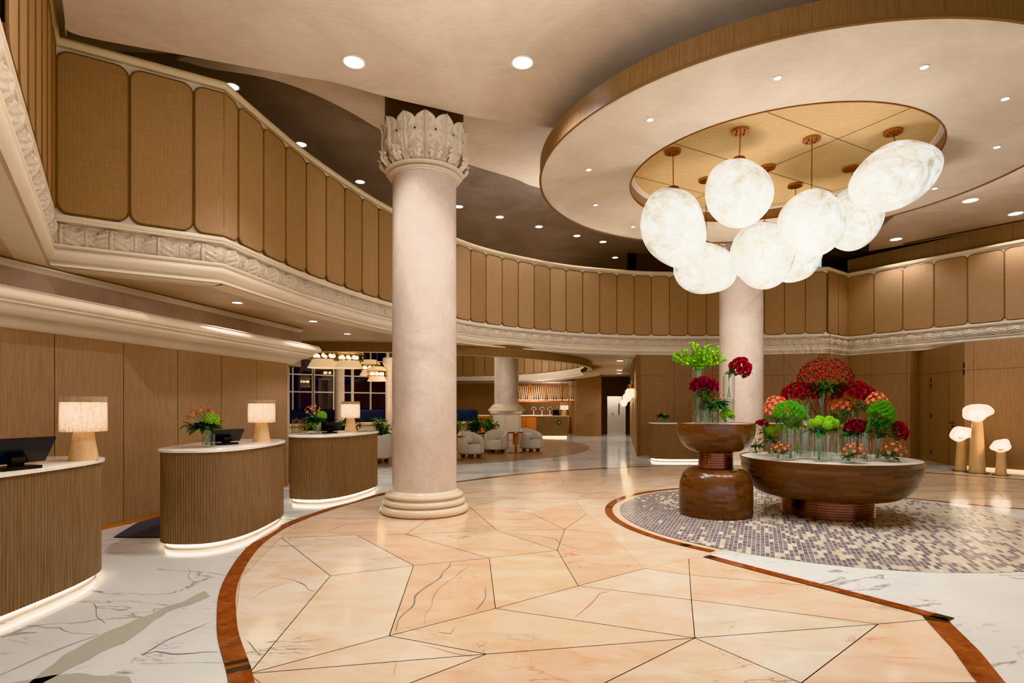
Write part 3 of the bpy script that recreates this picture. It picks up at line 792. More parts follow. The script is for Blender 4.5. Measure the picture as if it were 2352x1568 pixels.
ba = MB(); r_ = offset(RW2, .06); ba.rings([[(*p, 0) for p in r_[3:]], [(*p, .05) for p in r_[3:]]], closed=False); struct(ba.build('baseboard_right', M['warm_strip']), 'glowing amber skirting at the foot of the right wall', 'baseboard')
ba = MB(); r_ = offset(RW, .06); ba.rings([[(*p, 0) for p in r_[1:]], [(*p, .035) for p in r_[1:]]], closed=False); struct(ba.build('baseboard_back', M['wood_orange']), 'thin warm skirting under the back timber wall', 'baseboard')
# corridor and back rooms
fw = [(3.45, 36.0), (3.45, 29.75), (4.62, 29.4), (4.75, 31.4)]
wall_panels(fw, 0.0, 3.21, [6.25, 7.46], (2.55,), name='wall_back', lab='timber pier beside the corridor and the cafe counter')
dk = MB(); yb = 31.6
for x0, x1, z0, z1 in ((4.6, 5.33, 0, 3.21), (6.38, 6.95, 0, 3.21), (5.33, 6.38, 2.12, 3.21)): dk.box(((x0+x1)/2, yb, (z0+z1)/2), (x1-x0, .12, z1-z0))
struct(dk.build('wall_corridor', M['dark_brown']), 'dark brown portal wall at the end of the corridor', 'wall')
dw = MB(); dw.box((5.9, 33.2, 1.1), (1.7, .08, 2.5)); d2 = struct(dw.build('door_2', M['white_paint']), 'pale double door with black pull handles at the corridor end', 'door')
for x, z, l in ((5.58, 1.28, .38), (6.28, 1.42, .62)):
    m2 = MB(); m2.box((x, 33.13, z), (.04, .05, l)); m2.build('door_handle', M['black'], d2)
m2 = MB(); m2.tube([(5.93+.07*cos(a*pi/8), 33.14, 1.1+.07*sin(a*pi/8)) for a in range(17)], .006, 5); m2.build('door_emblem', M['steel'], d2)
# enclosing walls
en = MB()
for a, b in (((-16.9, -7.5), (-16.9, 43.9)), ((-16.9, 43.9), (17.9, 43.9)), ((17.9, 43.9), (17.9, -7.5))):
    en.quad((*a, 0), (*b, 0), (*b, 6.7), (*a, 6.7))
struct(en.build('wall_outer', M['plaster_bulkhead'], smooth=False), 'plain outer wall of the building', 'wall')
w2 = MB(); w2.rings([[(11.6, 19.0, 3.6), (17.2, 9.3, 3.6)], [(11.6, 19.0, 6.5), (17.2, 9.3, 6.5)]], closed=False)
UW = [(11.36, 19.05), (11.75, 18.35), (17.1, 9.0)]
wall_panels(UW, 3.6, 6.5, [.8, 2.6, 4.4, 6.2, 8], (), name='wall_upper', lab='timber panelled wall above the right hand balcony')
# far balcony of the cafe atrium
fbm = MB(); fbm.rings([[(*p, 3.3) for p in fb], [(*p, 5.0) for p in fb]], closed=False)
w3 = struct(fbm.build('wall_cafe', M['cream_trim']), 'curved rattan clad parapet above the cafe', 'balcony wall')
Lf, atf = seg_path(fb); nf = 26
for i in range(6, nf-1): rpanel(atf, i*Lf/nf, (i+1)*Lf/nf-.03, 3.36, 5.0, .1, w3, 'rattan')
struct(sweep(fb, [(-.1, 3.34), (.1, 3.34), (.08, 3.28), (.02, 3.1), (.1, 3.08), (.16, 3.0), (.12, 2.93), (-.1, 2.92), (-.6, 2.93)], 'trim_13', M['cream_trim']), 'cream cornice over the cafe', 'cornice')

sk = MB(); y_ = 18.93; sk.quad((XD(1877, y_), y_, 5.6), (XD(1887, y_), y_, 5.6), (XD(1887, y_), y_, ZD(588, y_)), (XD(1877, y_), y_, ZD(588, y_)))
glow('blue_pane', (.25, .62, .85), .9); struct(sk.build('window_6', M['blue_pane'], smooth=False), 'narrow blue lit window slit behind the balcony', 'window')
ct = MB(); y_ = 18.75; x0_, x1_ = XD(1441, y_), XD(1461, y_)
ct.rings([[(x0_+(x1_-x0_)*i/28, y_+.04*sin(i*1.5), 3.64) for i in range(29)], [(x0_+(x1_-x0_)*i/28, y_+.04*sin(i*1.5), 6.66) for i in range(29)]], closed=False)
tag(ct.build('curtain', M['black']), 'black curtain at the back of the balcony walkway', 'curtain')

# individual bold veins in the stone
def veinline(mb, pts, w, z, jit=.02, taper=True):
    q = resample([P(x, y, 0) for x, y in pts], .035); r = random.Random(int(pts[0][0])); n = len(q)
    on = offset(q, 1.0); L_, R_ = [], []
    for i, (x, y) in enumerate(q):
        nx, ny = on[i][0]-x, on[i][1]-y; t = i/max(1, n-1); k = w*(.35+.65*sin(pi*min(1, t*.9+.08))) if taper else w
        k *= .7+.6*noise.noise(Vector((x*5, y*5, 1))) ; o_ = jit*noise.noise(Vector((x*3, y*3, 4)))*2
        L_.append((x+nx*(o_-k/2), y+ny*(o_-k/2))); R_.append((x+nx*(o_+k/2), y+ny*(o_+k/2)))
    strip(mb, L_, R_, z)
c1 = lambda pts: [(x/3.752, 1150+y/3.752) for x, y in pts]
vm = MB()
up_ = c1([(200, 1600), (470, 1400), (560, 1330), (860, 1160), (1100, 1050), (1400, 930), (1650, 830), (1780, 775)]); lo_ = c1([(330, 1600), (640, 1420), (770, 1365), (860, 1310), (1080, 1225), (1270, 1080), (1430, 960), (1810, 825)])
ua, la = [P(x, y, 0) for x, y in up_], [P(x, y, 0) for x, y in lo_]
def evn(p, n):
    L_, at_ = seg_path(p); return [at_(L_*i/n)[0] for i in range(n+1)]
ua, la = evn(ua, 60), evn(la, 60)
jg = lambda p, sd, k: [(x+k*noise.noise(Vector((x*6, y*6, sd))), y+k*noise.noise(Vector((x*6, y*6, sd+5)))) for x, y in p]
strip(vm, jg(ua, 1, .035), jg(la, 2, .035), .0015)
b_ = [P(x, y, 0) for x, y in c1([(0, 1590), (470, 1500), (650, 1490), (900, 1500), (1100, 1520), (1135, 1568), (1130, 1640)])]; a_ = [P(x, y, 0) for x, y in c1([(0, 1700), (500, 1700), (700, 1700), (900, 1700), (1000, 1700), (1100, 1680), (1130, 1650)])]
strip(vm, jg(evn(b_, 40), 3, .03), jg(evn(a_, 40), 4, .03), .0015)
veinline(vm, c1([(0, 1500), (170, 1430), (400, 1330), (640, 1230), (860, 1150)]), .03, .0012)
struct(vm.build('floor', M['marble_vein'], smooth=False), 'broad grey green veins crossing the white marble at the lower left', 'floor')
vd = MB()
for pts, w in (([(1220, 1325), (1340, 1260), (1500, 1180), (1640, 1130), (1750, 1090), (1860, 1045)], .016), ([(1220, 1325), (1340, 1300), (1480, 1320), (1760, 1300), (1880, 1305)], .014),
               ([(200, 1085), (430, 1090), (560, 1075), (650, 1130), (850, 1150)], .007), ([(1620, 580), (1640, 680), (1690, 730)], .006), ([(1700, 610), (1830, 620), (1990, 650)], .006), ([(780, 885), (820, 940), (830, 1010), (870, 1060)], .006)):
    veinline(vd, c1(pts), w, .0018, .03)
c2 = lambda pts: [(450+x/2.138, 1080+y/2.138) for x, y in pts]
for pts, w in (([(1250, 455), (1190, 530), (1080, 620), (1010, 700), (965, 790)], .022), ([(1330, 470), (1230, 545), (1150, 640), (1130, 760)], .008), ([(1440, 575), (1400, 650), (1370, 690)], .014), ([(480, 535), (560, 580), (600, 590)], .012),
               ([(1040, 315), (1110, 330)], .012), ([(1640, 320), (1760, 340), (1870, 390)], .012), ([(1290, 290), (1380, 265), (1480, 300)], .006), ([(240, 840), (290, 880), (320, 910)], .007), ([(650, 300), (760, 260)], .012)):
    veinline(vd, c2(pts), w, .0052, .03)
struct(vd.build('floor', M['dark_vein'], smooth=False), 'thin dark veins in the marble slabs', 'floor')
vr = MB()
for pts, w in (([(1850, 720), (1900, 680), (1990, 610), (2040, 600)], .02), ([(1110, 860), (1230, 890), (1340, 910)], .010), ([(985, 940), (975, 1010)], .012), ([(1195, 790), (1240, 795), (1260, 770)], .012), ([(280, 630), (470, 540), (360, 510)], .006)):
    veinline(vr, c2(pts), w, .0054, .03)
struct(vr.build('floor', M['rust_vein'], smooth=False), 'faint rust coloured veins in the pale slabs', 'floor')
SPOTS = []; POINTS = []; AIMED = []
# ------------------------------------------------------------------ round canopy
RC, RR, RI = (3.95, 8.58), 3.52, 2.11
can = thing('ceiling', 'round tan canopy hung from the ceiling with a rattan lined recess', 'ceiling', (RC[0], RC[1], 5.08)); can['kind'] = 'structure'
n = 128
mb = MB(); mb.lathe([(RI, 0), (RR-.02, 0)], n); mb.build('canopy_soffit', M['plaster_canopy'], can)
mb = MB(); mb.lathe([(RR, .012), (RR, .26), (RR-.3, .27), (1.4, .28), (1.4, 1.0)], n); mb.build('canopy_fascia', M['wood_fascia'], can)
mb = MB(); mb.lathe([(RR-.02, -.001), (RR-.02, -.014), (RR+.012, -.014), (RR+.012, .012), (RR, .012)], n); mb.build('canopy_lip', M['rattan_rim'], can)
mb = MB(); mb.lathe([(RI, 0), (RI, -.012), (RI-.012, -.012), (RI-.012, .02)], n); mb.build('recess_lip', M['bronze'], can)
mb = MB(); mb.lathe([(RI-.012, .02), (RI+.0, .03), (RI+.0, .17)], n); mb.build('recess_fascia', M['wood_wall'], can)
mb = MB(); mb.lathe([(RI, .17), (RI-.06, .175), (RI-.06, .23), (RI-.02, .24)], n); mb.build('recess_trim', M['cream_trim'], can)
mb = MB(); r = RI; pr = []
mb.v = []; ring_ = [(r*cos(2*pi*i/n), r*sin(2*pi*i/n), .235) for i in range(n)]
mb.poly(ring_[::-1], [(p[0]+5, p[1]+5) for p in ring_[::-1]]); mb.build('rattan_ceiling', M['rattan_pale'], can, smooth=False)
mb = MB()
for q in (-.9, .3, 1.45):
    w_ = sqrt(r*r-q*q); mb.box((0, q, .232), (2*w_, .006, .004), 0)
mb.box((.2, 0, .232), (.006, 2*r*.98, .004)); mb.xf(Matrix.Rotation(.5, 4, 'Z')); mb.build('rattan_seam', M['rattan_rim'], can)

# ------------------------------------------------------------------ downlights
def dl_proto(r, mats=('white_paint', 'lens')):
    a = MB(); a.lathe([(r*1.18, 0), (r*1.18, -.006), (r, -.008), (r*.9, .03)], 28)
    b = MB(); b.lathe([(r*.97, -.004), (r*.05, -.003)], 28, cap1=True)
    return a, b
def downlight(px, py, z, r, label, group, lens='lens', pw=0, an=110):
    x, y = P(px, py, z)
    t = thing('recessed_downlight', label, 'ceiling light', (x, y, z-.002), 0, group)
    a, b = dl_proto(r); a.build('trim_ring', M['white_paint'], t); b.build('lens', M[lens], t)
    if pw: SPOTS.append((x, y, z-.06, pw, an))
    return t
words = 'first second third fourth fifth sixth seventh eighth ninth tenth'.split()
for k, (px, py) in enumerate([(1352, 389), (1368, 470), (1454, 520), (1493, 274), (1786, 178), (2123, 153), (2147, 432), (2290, 337), (2309, 226)]):
    downlight(px, py, 5.08, .036, 'small recessed spotlight in the round canopy, %s counting from the left' % words[k], 'spotlights in the round canopy', 'lens', 150, 95)
downlight(813, 142, 5.73, .12, 'large round downlight in the tan ceiling, left of the pair above the main column', 'large downlights in the tan ceiling', 'lens', 380, 120)
downlight(1200, 143, 5.73, .12, 'large round downlight in the tan ceiling, right of the pair near the canopy', 'large downlights in the tan ceiling', 'lens', 380, 120)
for k, (px, py) in enumerate([(533, 198), (691, 331), (827, 417), (1054, 474), (1148, 498), (1238, 520), (1325, 541), (1385, 555), (1413, 591)]):
    downlight(px, py, 6.7, .10, 'white downlight in the dark upper ceiling over the balcony, %s from the left' % words[k], 'downlights in the dark upper ceiling', 'lens_dim', 60, 110)
for k, (px, py) in enumerate([(545, 694), (719, 737), (798, 766)]):
    downlight(px, py, SZ, .075, 'downlight under the balcony above the reception desks, %s from the left' % words[k], 'downlights under the left balcony', 'lens_dim', 90, 120)
for k, (px, py) in enumerate([(1424, 828), (1423, 850), (1422, 857)]):
    downlight(px, py, SZ, .13, 'downlight in the corridor ceiling beside the air grille, %s from the camera' % words[k], 'corridor downlights', 'lens_dim', 130, 130)
for k, (px, py) in enumerate([(2058, 549), (2229, 460), (2333, 490)]):
    downlight(px, py, 6.5, .15, 'downlight in the pinkish ceiling above the right balcony, %s from the left' % words[k], 'downlights above the right balcony', 'lens_dim', 150, 120)
# air grille
t = thing('air_grille', 'dark slotted air grille in the corridor ceiling', 'air vent', (*P(1445, 836, SZ), SZ-.012))
q0, q1 = Vector(P(1449, 819, SZ)), Vector(P(1438, 855, SZ)); c0 = (q0+q1)/2; d = (q1-q0); L = d.length*.9
for k in range(3):
    mb = MB(); mb.box((0, 0, 0), (.07, L, .008), atan2(d.y, d.x)-pi/2); mb.xf(Matrix.Translation((c0.x-t.location.x+(k-1)*.13, c0.y-t.location.y, 0))); mb.build('slot', M['black'], t)

# ------------------------------------------------------------------ columns
def acanthus(w, h, seed=0):
    """one carved leaf: local x across, z up, +y outward"""
    mb = MB(); NU, NV = 27, 58
    rows = []
    for j in range(NV):
        t = j/(NV-1)
        ph = t*5.6*pi
        lobe = .74+.26*abs(sin(ph*.5+.9))**.6
        half = w/2*min(1, .62+1.1*t)*(1-.22*max(0, (t-.55)/.45))*lobe
        if t > .86: half *= sqrt(max(0, 1-((t-.86)/.14)**2))*.96+.04
        row = []
        for i in range(NU):
            u = (i/(NU-1)-.5)*2; q = abs(u)
            bulge = .085*sin(t*pi*.85)
            curl = .085*max(0, (t-.74)/.26)**1.6
            rel = .030*(1-q**2.5)
            mid = .026*math.exp(-(u/.09)**2)-.020*math.exp(-((q-.2)/.07)**2)
            groove = .026*(abs(sin(ph*.5+.9-q*1.0))**.5-.5)*min(1, q*2.2)
            eye = -.045*math.exp(-((q-.42)/.09)**2)*max(0, cos(ph+1.8-q*2+pi))**5
            row.append((u*half, bulge+curl+rel+mid+groove+eye, t*h+.03*q*(1-t)*h))
        rows.append(row)
    mb.rings(rows, False)
    return mb
def column(name, label, x, y, R, ztop, cap=True, base=True, zneck=4.93, zleaf=5.06, hl=.63):
    t = thing(name, label, 'column', (x, y, 0)); k = R/.476
    if base:
        mb = MB()
        pr = [(.02, 0), (.64, 0)] + [(.60+.055*cos(a), .062+.058*sin(a)) for a in [(-80+i*20)*pi/180 for i in range(9)]] + [(.575, .125)]
        pr += [(.565+.045*cos(a), .172+.042*sin(a)) for a in [(-80+i*20)*pi/180 for i in range(9)]] + [(.56, .215), (.545, .225), (.54, .235)]
        pr += [(.54+.035*cos(a), .270+.032*sin(a)) for a in [(-80+i*20)*pi/180 for i in range(9)]] + [(.53, .305), (.515, .312), (.505, .33), (.48, .345), (.40, .35)]
        mb.lathe([(r*k, z) for r, z in pr], 72); mb.build('base', M['marble_cream'], t)
    mb = MB(); mb.lathe([(R, .34 if base else 0), (R, 1.5), (R, 3.2), (R*.99, zneck if cap else ztop)], 64); mb.build('shaft', M['plaster_column'], t)
    if cap:
        mb = MB(); mb.lathe([(R*.99, 0), (R*1.03, .004), (R*1.04, .02)] + [(R*1.04+.045*sin(i/6*pi)*k, .02+.045*i/6) for i in range(1, 7)] + [(R*1.1+.06*sin(i/6*pi)*k, .07+.065*i/6) for i in range(7)] + [(R*.9, .14)], 64, (0, 0, zneck)); mb.build('neck_ring', M['leaf_plaster'], t)
        cp_ = thing_part = MB(); cp_.lathe([(R*.9, zleaf-.02), (R*1.04, zleaf+.1), (R*1.06, zleaf+hl*.62), (R*.8, zleaf+hl*.7), (R*.8, zleaf+hl*.9), (R*1.22, zleaf+hl*.93), (R*1.22, ztop)], 48)
        co_ = cp_.build('capital', M['dark_brown'], t)  # core and drum above coloured dark brown to stand for deep shade
        lf = acanthus(.345*k, hl); lm = None
        NL = 13
        for i in range(NL):
            a = 2*pi*i/NL+.05
            if lm is None:
                o = lf.build('acanthus_leaf', M['leaf_plaster'], co_, ang=70); lm = o.data
            else:
                o = bpy.data.objects.new('acanthus_leaf', lm); COL.objects.link(o); o.parent = co_
            o.location = (R*1.04*cos(a), R*1.04*sin(a), zleaf); o.rotation_euler = (0, 0, a-pi/2)
        lf2 = acanthus(.20*k, hl*.30); lm = None
        for i in range(NL):
            a = 2*pi*(i+.5)/NL+.05
            if lm is None: o = lf2.build('small_leaf', M['leaf_plaster'], co_, ang=70); lm = o.data
            else: o = bpy.data.objects.new('small_leaf', lm); COL.objects.link(o); o.parent = co_
            o.location = (R*1.12*cos(a), R*1.12*sin(a), zleaf-.01); o.rotation_euler = (0, 0, a-pi/2)
    return t
column('column', 'large pale stone column with a carved leaf capital, nearest the camera beside the desks', -1.31, 8.45, .476, 6.5)
column('column', 'tall pale column behind the flower tables and the hanging globes', 5.30, 13.05, .476, 6.7)
t = thing('column', 'pale column on a panelled marble pedestal in the lounge', 'column', (-.22, 22.3, 0))
mb = MB(); mb.lathe([(.48, 1.62), (.47, 6.7)], 48); mb.build('shaft', M['plaster_column'], t)
mb = MB(); mb.lathe([(.3, 1.36), (.72, 1.36), (.74, 1.40), (.70, 1.46), (.66, 1.48), (.66, 1.52), (.60, 1.56), (.56, 1.62), (.48, 1.66)], 48); mb.build('base', M['marble_cream'], t)
mb = MB(); mb.box((0, 0, .66), (1.12, 1.12, 1.32)); mb.box((0, 0, .1), (1.22, 1.22, .2)); mb.box((0, 0, 1.33), (1.24, 1.24, .08))
for s_ in (-1, 1): mb.box((s_*.27, -.57, .72), (.42, .03, .9))
mb.build('pedestal', M['marble_cream'], t)
for (px, d, lab) in ((780, 18.6, 'slender column in front of the lounge windows, behind the drum chandelier'), (896, 19.2, 'slender column with a small capital just left of the main column, in the lounge'), (659, 13.4, 'slender column at the end of the reception wall')):
    t = thing('slender_column', lab, 'column', (XD(px, d), d, 0))
    r = .155 if d > 15 else .06
    mb = MB(); mb.lathe([(r*1.3, 0), (r*1.3, .06), (r*1.05, .12), (r, .16), (r, 2.85), (r*1.02, 3.1)], 24); mb.build('shaft', M['plaster_column'], t)
    mb = MB(); mb.lathe([(r, 2.78), (r*1.1, 2.8), (r*1.1, 2.83), (r*1.15, 2.86), (r*1.45, 2.98), (r*1.6, 3.0), (r*1.6, 3.21)], 24); mb.build('capital', M['leaf_plaster'], t)

# ------------------------------------------------------------------ pendants
def egg(rx, ry, rz, seed, tilt=0, amp=.10):
    mb = MB(); sd = Vector((seed*3.1, seed*1.7, seed*.9))
    mb.ell((0, 0, 0), rx, ry, rz, 48, 30, warp=lambda d: 1+amp*noise.noise(d*.95+sd)*1.6)
    mb.xf(Matrix.Rotation(tilt, 4, 'Y')); return mb
pend = [  # canopy px, globe px, half sizes px, tilt, label
 ((1545, 344), (1546, 523), (72, 96), -.28, 'glowing alabaster globe pendant at the far left of the cluster, tall egg shape', 1),
 ((1700, 297), (1697, 440), (75, 79), .1, 'glowing alabaster globe pendant hanging highest near the middle left of the cluster', 2),
 ((1622, 410), (1621, 617), (71, 61), .12, 'glowing alabaster globe pendant lowest at the left, wide and flattened', 3),
 ((1763, 381), (1754, 586), (72, 76), -.2, 'glowing alabaster globe pendant lowest in the middle of the cluster', 4),
 ((1864, 316), (1863, 511), (77, 73), .2, 'glowing alabaster globe pendant overlapping two others right of the middle', 5),
 ((1826, 422), (1828, 585), (58, 66), .35, 'glowing alabaster globe pendant tucked behind the lowest middle globes', 6),
 ((1954, 383), (1962, 502), (62, 78), .3, 'glowing alabaster globe pendant behind the big tilted one at the right', 7),
 ((2051, 299), (2057, 406), (106, 74), -.42, 'largest glowing alabaster globe pendant, tilted, at the far right of the cluster', 8)]
PL = []
for (cx, cy), (gx, gy), (hw_, hh), tl, lab, sd in pend:
    zc = 5.08+.233; x, y = P(cx, cy+2, zc); z = ZD(gy, y); gxw = XD(gx, y); s_ = y/F
    t = thing('globe_pendant', lab, 'pendant light', (x, y, zc), 0, 'alabaster globe pendants under the round canopy')
    mb = MB(); mb.cyl((0, 0, 0), .115, -.035, 0, 32); mb.build('ceiling_rose', M['copper'], t)
    mb = MB()
    for k in range(4):
        a = k*pi/2+.5; mb = MB(); mb.cyl((.07*cos(a), .07*sin(a), 0), .011, -.05, -.03, 8); mb.build('rose_screw', M['bronze'], t)
    top = z+hh*s_*.93-zc
    mb = MB(); mb.tube([(0, 0, -.03), ((gxw-x)*.9, 0, top+.02)], .004, 6); mb.tube([(.012, 0, -.03), ((gxw-x)*.9+.012, 0, top+.02)], .003, 6); mb.build('cable', M['bronze'], t)
    mb = MB(); mb.lathe([(.02, .05), (.08, .02), (.10, -.03), (.02, -.03)], 24, ((gxw-x), 0, top)); mb.build('cap', M['bronze'], t)
    g_ = egg(hw_*s_*.985, (hw_+hh)/2*s_*.74, hh*s_*.985, sd, tl, .07)
    o = g_.build('globe', M['alabaster'], t, ang=180); o.location = (gxw-x, 0, z-zc)
    PL.append((gxw, y, z))

# ------------------------------------------------------------------ reception desks
def superell(a, b, n, e=2.7):
    out = []
    for i in range(n):
        t = 2*pi*i/n; c_, s_ = cos(t), sin(t)
        out.append((a*abs(c_)**(2/e)*(1 if c_ >= 0 else -1), b*abs(s_)**(2/e)*(1 if s_ >= 0 else -1)))
    return out
def even(pts, n):
    L = [0]
    for a, b in zip(pts, pts[1:]+pts[:1]): L.append(L[-1]+math.dist(a, b))
    out = []; j = 0
    for i in range(n):
        s = L[-1]*i/n
        while L[j+1] < s: j += 1
        t = (s-L[j])/max(L[j+1]-L[j], 1e-9); a, b = pts[j], pts[(j+1) % len(pts)]
        out.append((a[0]+(b[0]-a[0])*t, a[1]+(b[1]-a[1])*t))
    return out, L[-1]
def desk(name, label, x, y, a, b, rz, h=1.10, group='fluted reception desks', e=2.7, zt=.03):
    t = thing(name, label, 'desk', (x, y, 0), rz, group)
    o_, per = even(superell(a-.025, b-.025, 400, e), 8*int(5.3*max(1, (a+b)/1.6)/.030))
    on = offset(o_, 1.0, True); N = len(o_); nf_ = N//8
    prof = []
    for i, (px, py) in enumerate(o_):
        nx, ny = on[i][0]-px, on[i][1]-py; l = math.hypot(nx, ny); k = -1
        q = (i % 8)/8; d = .008*(sin(pi*min(q/.8, 1))**.6 if q < .8 else 0)
        prof.append((px-nx/l*d, py-ny/l*d))
    mb = MB(); mb.prism(prof, .07, h-zt); mb.build('fluted_body', M['wood_desk'], t, ang=75)
    top = superell(a, b, 96, e); ti = superell(a-.008, b-.008, 96, e)
    mb = MB(); mb.rings([[(p[0], p[1], h-zt) for p in top], [(p[0], p[1], h-.006) for p in top], [(p[0], p[1], h) for p in ti]], True, True, True); mb.build('countertop', M['terrazzo'], t)
    pl = superell(a-.075, b-.075, 96, e); mb = MB(); mb.prism(pl, 0, .02); mb.prism(superell(a-.10, b-.10, 96, e), .02, .07); mb.build('plinth', M['white_paint'], t)
    mb = MB(); s1_, s2_ = superell(a-.075, b-.075, 96, e), superell(a-.035, b-.035, 96, e)
    mb.rings([[(p[0], p[1], .034) for p in s1_], [(p[0], p[1], .062) for p in s1_]], True); mb.build('light_strip', M['led'], t)
    return t
desk('reception_desk', 'fluted oval reception desk nearest the camera, cut off by the left edge', -4.16, 4.33, .53, 1.10, 0)
desk('reception_desk', 'fluted oval reception desk in the middle of the three by the timber wall', -3.60, 7.17, .53, 1.06, .03)
desk('reception_desk', 'fluted oval reception desk farthest back, beside the main column', -3.14, 10.1, .55, 1.08, -.20)
desk('concierge_desk', 'fluted desk with a glowing base standing behind the hourglass flower table', 5.9, 16.4, 1.9, .5, 0, 1.10, None, 4.0)
# rug behind desks
rg = MB(); rg.poly([(*P(260, 1231, .02), .012), (*P(420, 1231, .02), .012), (-4.15, 7.5, .012), (-4.75, 9.0, .012), (-4.95, 8.6, .012), (-5.05, 7.6, .012)])
rg.poly([(-5.3, 3.2, .012), (-4.72, 3.2, .012), (-4.72, 5.6, .012), (-5.2, 5.6, .012)])
tag(rg.build('floor_mat', M['rug']), 'dark grey floor mat behind the reception desks', 'mat')

def table_lamp(x, y, z, label, s=1.0, group='linen shade lamps on the reception desks'):
    t = thing('table_lamp', label, 'table lamp', (x, y, z), .1, group)
    mb = MB(); mb.lathe([(.112*s, 0), (.072*s, .27*s), (.02, .27*s)], 40, cap0=True); mb.build('lamp_base', M['wood_pale'], t)
    mb = MB(); mb.lathe([(.176*s, .255*s), (.172*s, .563*s)], 48); mb.lathe([(.172*s, .257*s), (.168*s, .561*s)], 48); mb.build('lamp_shade', M['linen_shade'], t)
    mb = MB(); mb.cyl((0, 0, 0), .012, .27*s, .36*s, 8); mb.build('switch', M['black'], t)
    return t
table_lamp(XD(192, 5.0), 5.0, 1.10, 'linen shade lamp with a tapered wooden base on the nearest reception desk')
table_lamp(XD(601, 7.72), 7.72, 1.10, 'linen shade lamp with a tapered wooden base on the middle reception desk')
table_lamp(XD(805, 10.6), 10.6, 1.10, 'linen shade lamp with a tapered wooden base on the farthest reception desk')
for px, d in ((192, 5.0), (601, 7.72), (805, 10.6)): POINTS.append(((XD(px, d)-.35, d+.1, 1.72), 4, (1, .74, .46), .12))

def monitor(x, y, z, rz, w, label, hgt=.17):
    t = thing('computer_monitor', label, 'monitor', (x, y, z), rz, 'low tilted monitors on the reception desks')
    mb = MB(); mb.box((0, .02, hgt*.55+.02), (w, .02, hgt), 0, .55); mb.build('screen_housing', M['black_gloss'], t)
    mb = MB(); mb.box((0, .05, .012), (w*.55, .2, .024)); mb.box((0, .02, .05), (.1, .03, .1), 0, .3); mb.build('stand', M['black'], t)
    return t
monitor(XD(42, 4.25), 4.25, 1.10, 1.35, .50, 'black computer monitor seen from behind on the nearest desk', .22)
monitor(XD(522, 7.0), 7.0, 1.10, 1.1, .44, 'black computer monitor seen from behind on the middle desk')
monitor(XD(760, 9.95), 9.95, 1.10, .7, .36, 'bluish grey tablet monitor on the farthest desk', .17)
# ------------------------------------------------------------------ flower tables
def rings_prof(r, z0, z1, n, amp=.012):
    pr = []; h = (z1-z0)/n
    for i in range(n):
        z = z0+i*h; pr += [(r-.004, z+.001), (r-.004, z+h*.12)] + [(r-.004+amp*sin(pi*q/5), z+h*(.14+.72*q/5)) for q in range(6)] + [(r-.004, z+h*.9)]
    return pr
HX, HYY = 2.97, 8.23
t = thing('pedestal_table', 'hourglass shaped walnut pedestal table with a ribbed copper neck on the mosaic', 'table', (HX, HYY, 0))
mb = MB(); mb.lathe([(.40, 0), (.505, 0), (.51, .01), (.512, .34)] + [(.25+.262*cos(a)**.62, .34+.34*sin(a)) for a in [i*pi/2/14 for i in range(1, 14)]] + [(.24, .68)], 96, cap0=True); mb.build('base', M['walnut'], t)
mb = MB(); mb.lathe(rings_prof(.238, .675, .92, 7), 64); mb.build('ribbed_neck', M['copper_dark'], t)
mb = MB(); mb.lathe([(.24, .915), (.255, .918)] + [(.255+.285*sin(a)**.85, .918+.33*(1-cos(a))**.9) for a in [i*pi/2/14 for i in range(1, 15)]] + [(.54, 1.31), (.537, 1.33), (.525, 1.33), (.522, 1.32)], 96); mb.build('bowl', M['walnut'], t)
mb = MB(); mb.lathe([(.523, 1.322), (.01, 1.322)], 64, cap1=True); mb.build('table_top', M['terrazzo'], t)
BX, BY = 4.62, 8.28
t = thing('bowl_table', 'wide bowl shaped walnut table on a ribbed copper foot holding the large flower display', 'table', (BX, BY, 0))
mb = MB(); mb.lathe(rings_prof(.60, 0.0, .29, 8, .014), 96); mb.build('ribbed_foot', M['copper_dark'], t)
mb = MB(); pb_ = [(.55, .272), (.70, .275), (.80, .285)] + [(.80+.375*sin(a)**.9, .285+.50*(1-cos(a))**.92) for a in [i*pi/2/16 for i in range(1, 17)]] + [(1.185, .80), (1.19, .825), (1.175, .83), (1.165, .822)]
mb.lathe(pb_, 128); mb.build('bowl', M['walnut'], t)
mb = MB(); mb.lathe([(1.167, .820), (.01, .820)], 96, cap1=True); mb.build('table_top', M['terrazzo'], t)
TT, HT = .8205, 1.3225   # table tops

# ------------------------------------------------------------------ vases
def cyl_vase(name, label, x, y, z, r, h, group, water=0.0, cat='vase'):
    t = thing(name, label, cat, (x, y, z), 0, group)
    mb = MB(); mb.lathe([(.002, .001), (r*.97, .001), (r, .008), (r, h), (r-.004, h), (r-.005, .028), (.002, .024)], 28); mb.build('glass_body', M['glass'], t)
    if water:
        mb = MB(); mb.lathe([(r-.007, .028), (r-.007, water), (.002, water)], 20); mb.build('water', M['water'], t)
    return t
def bowl_vase(label, x, y, z, r, group):
    t = thing('bubble_vase', label, 'vase', (x, y, z), 0, group)
    mb = MB(); mb.lathe([(.002, .001), (r*.55, .001)] + [(r*cos(a), r*.82+r*.82*sin(a)) for a in [radians(d) for d in range(-55, 56, 10)]] + [(r*.56, r*1.56), (r*.5, r*1.5)], 28); mb.build('glass_body', M['glass'], t)
    mb = MB(); mb.lathe([(r*.5, .012)] + [(r*.95*cos(a), r*.82+r*.78*sin(a)) for a in [radians(d) for d in range(-50, 1, 10)]] + [(.002, r*.82)], 20); mb.build('water', M['water'], t)
    return t
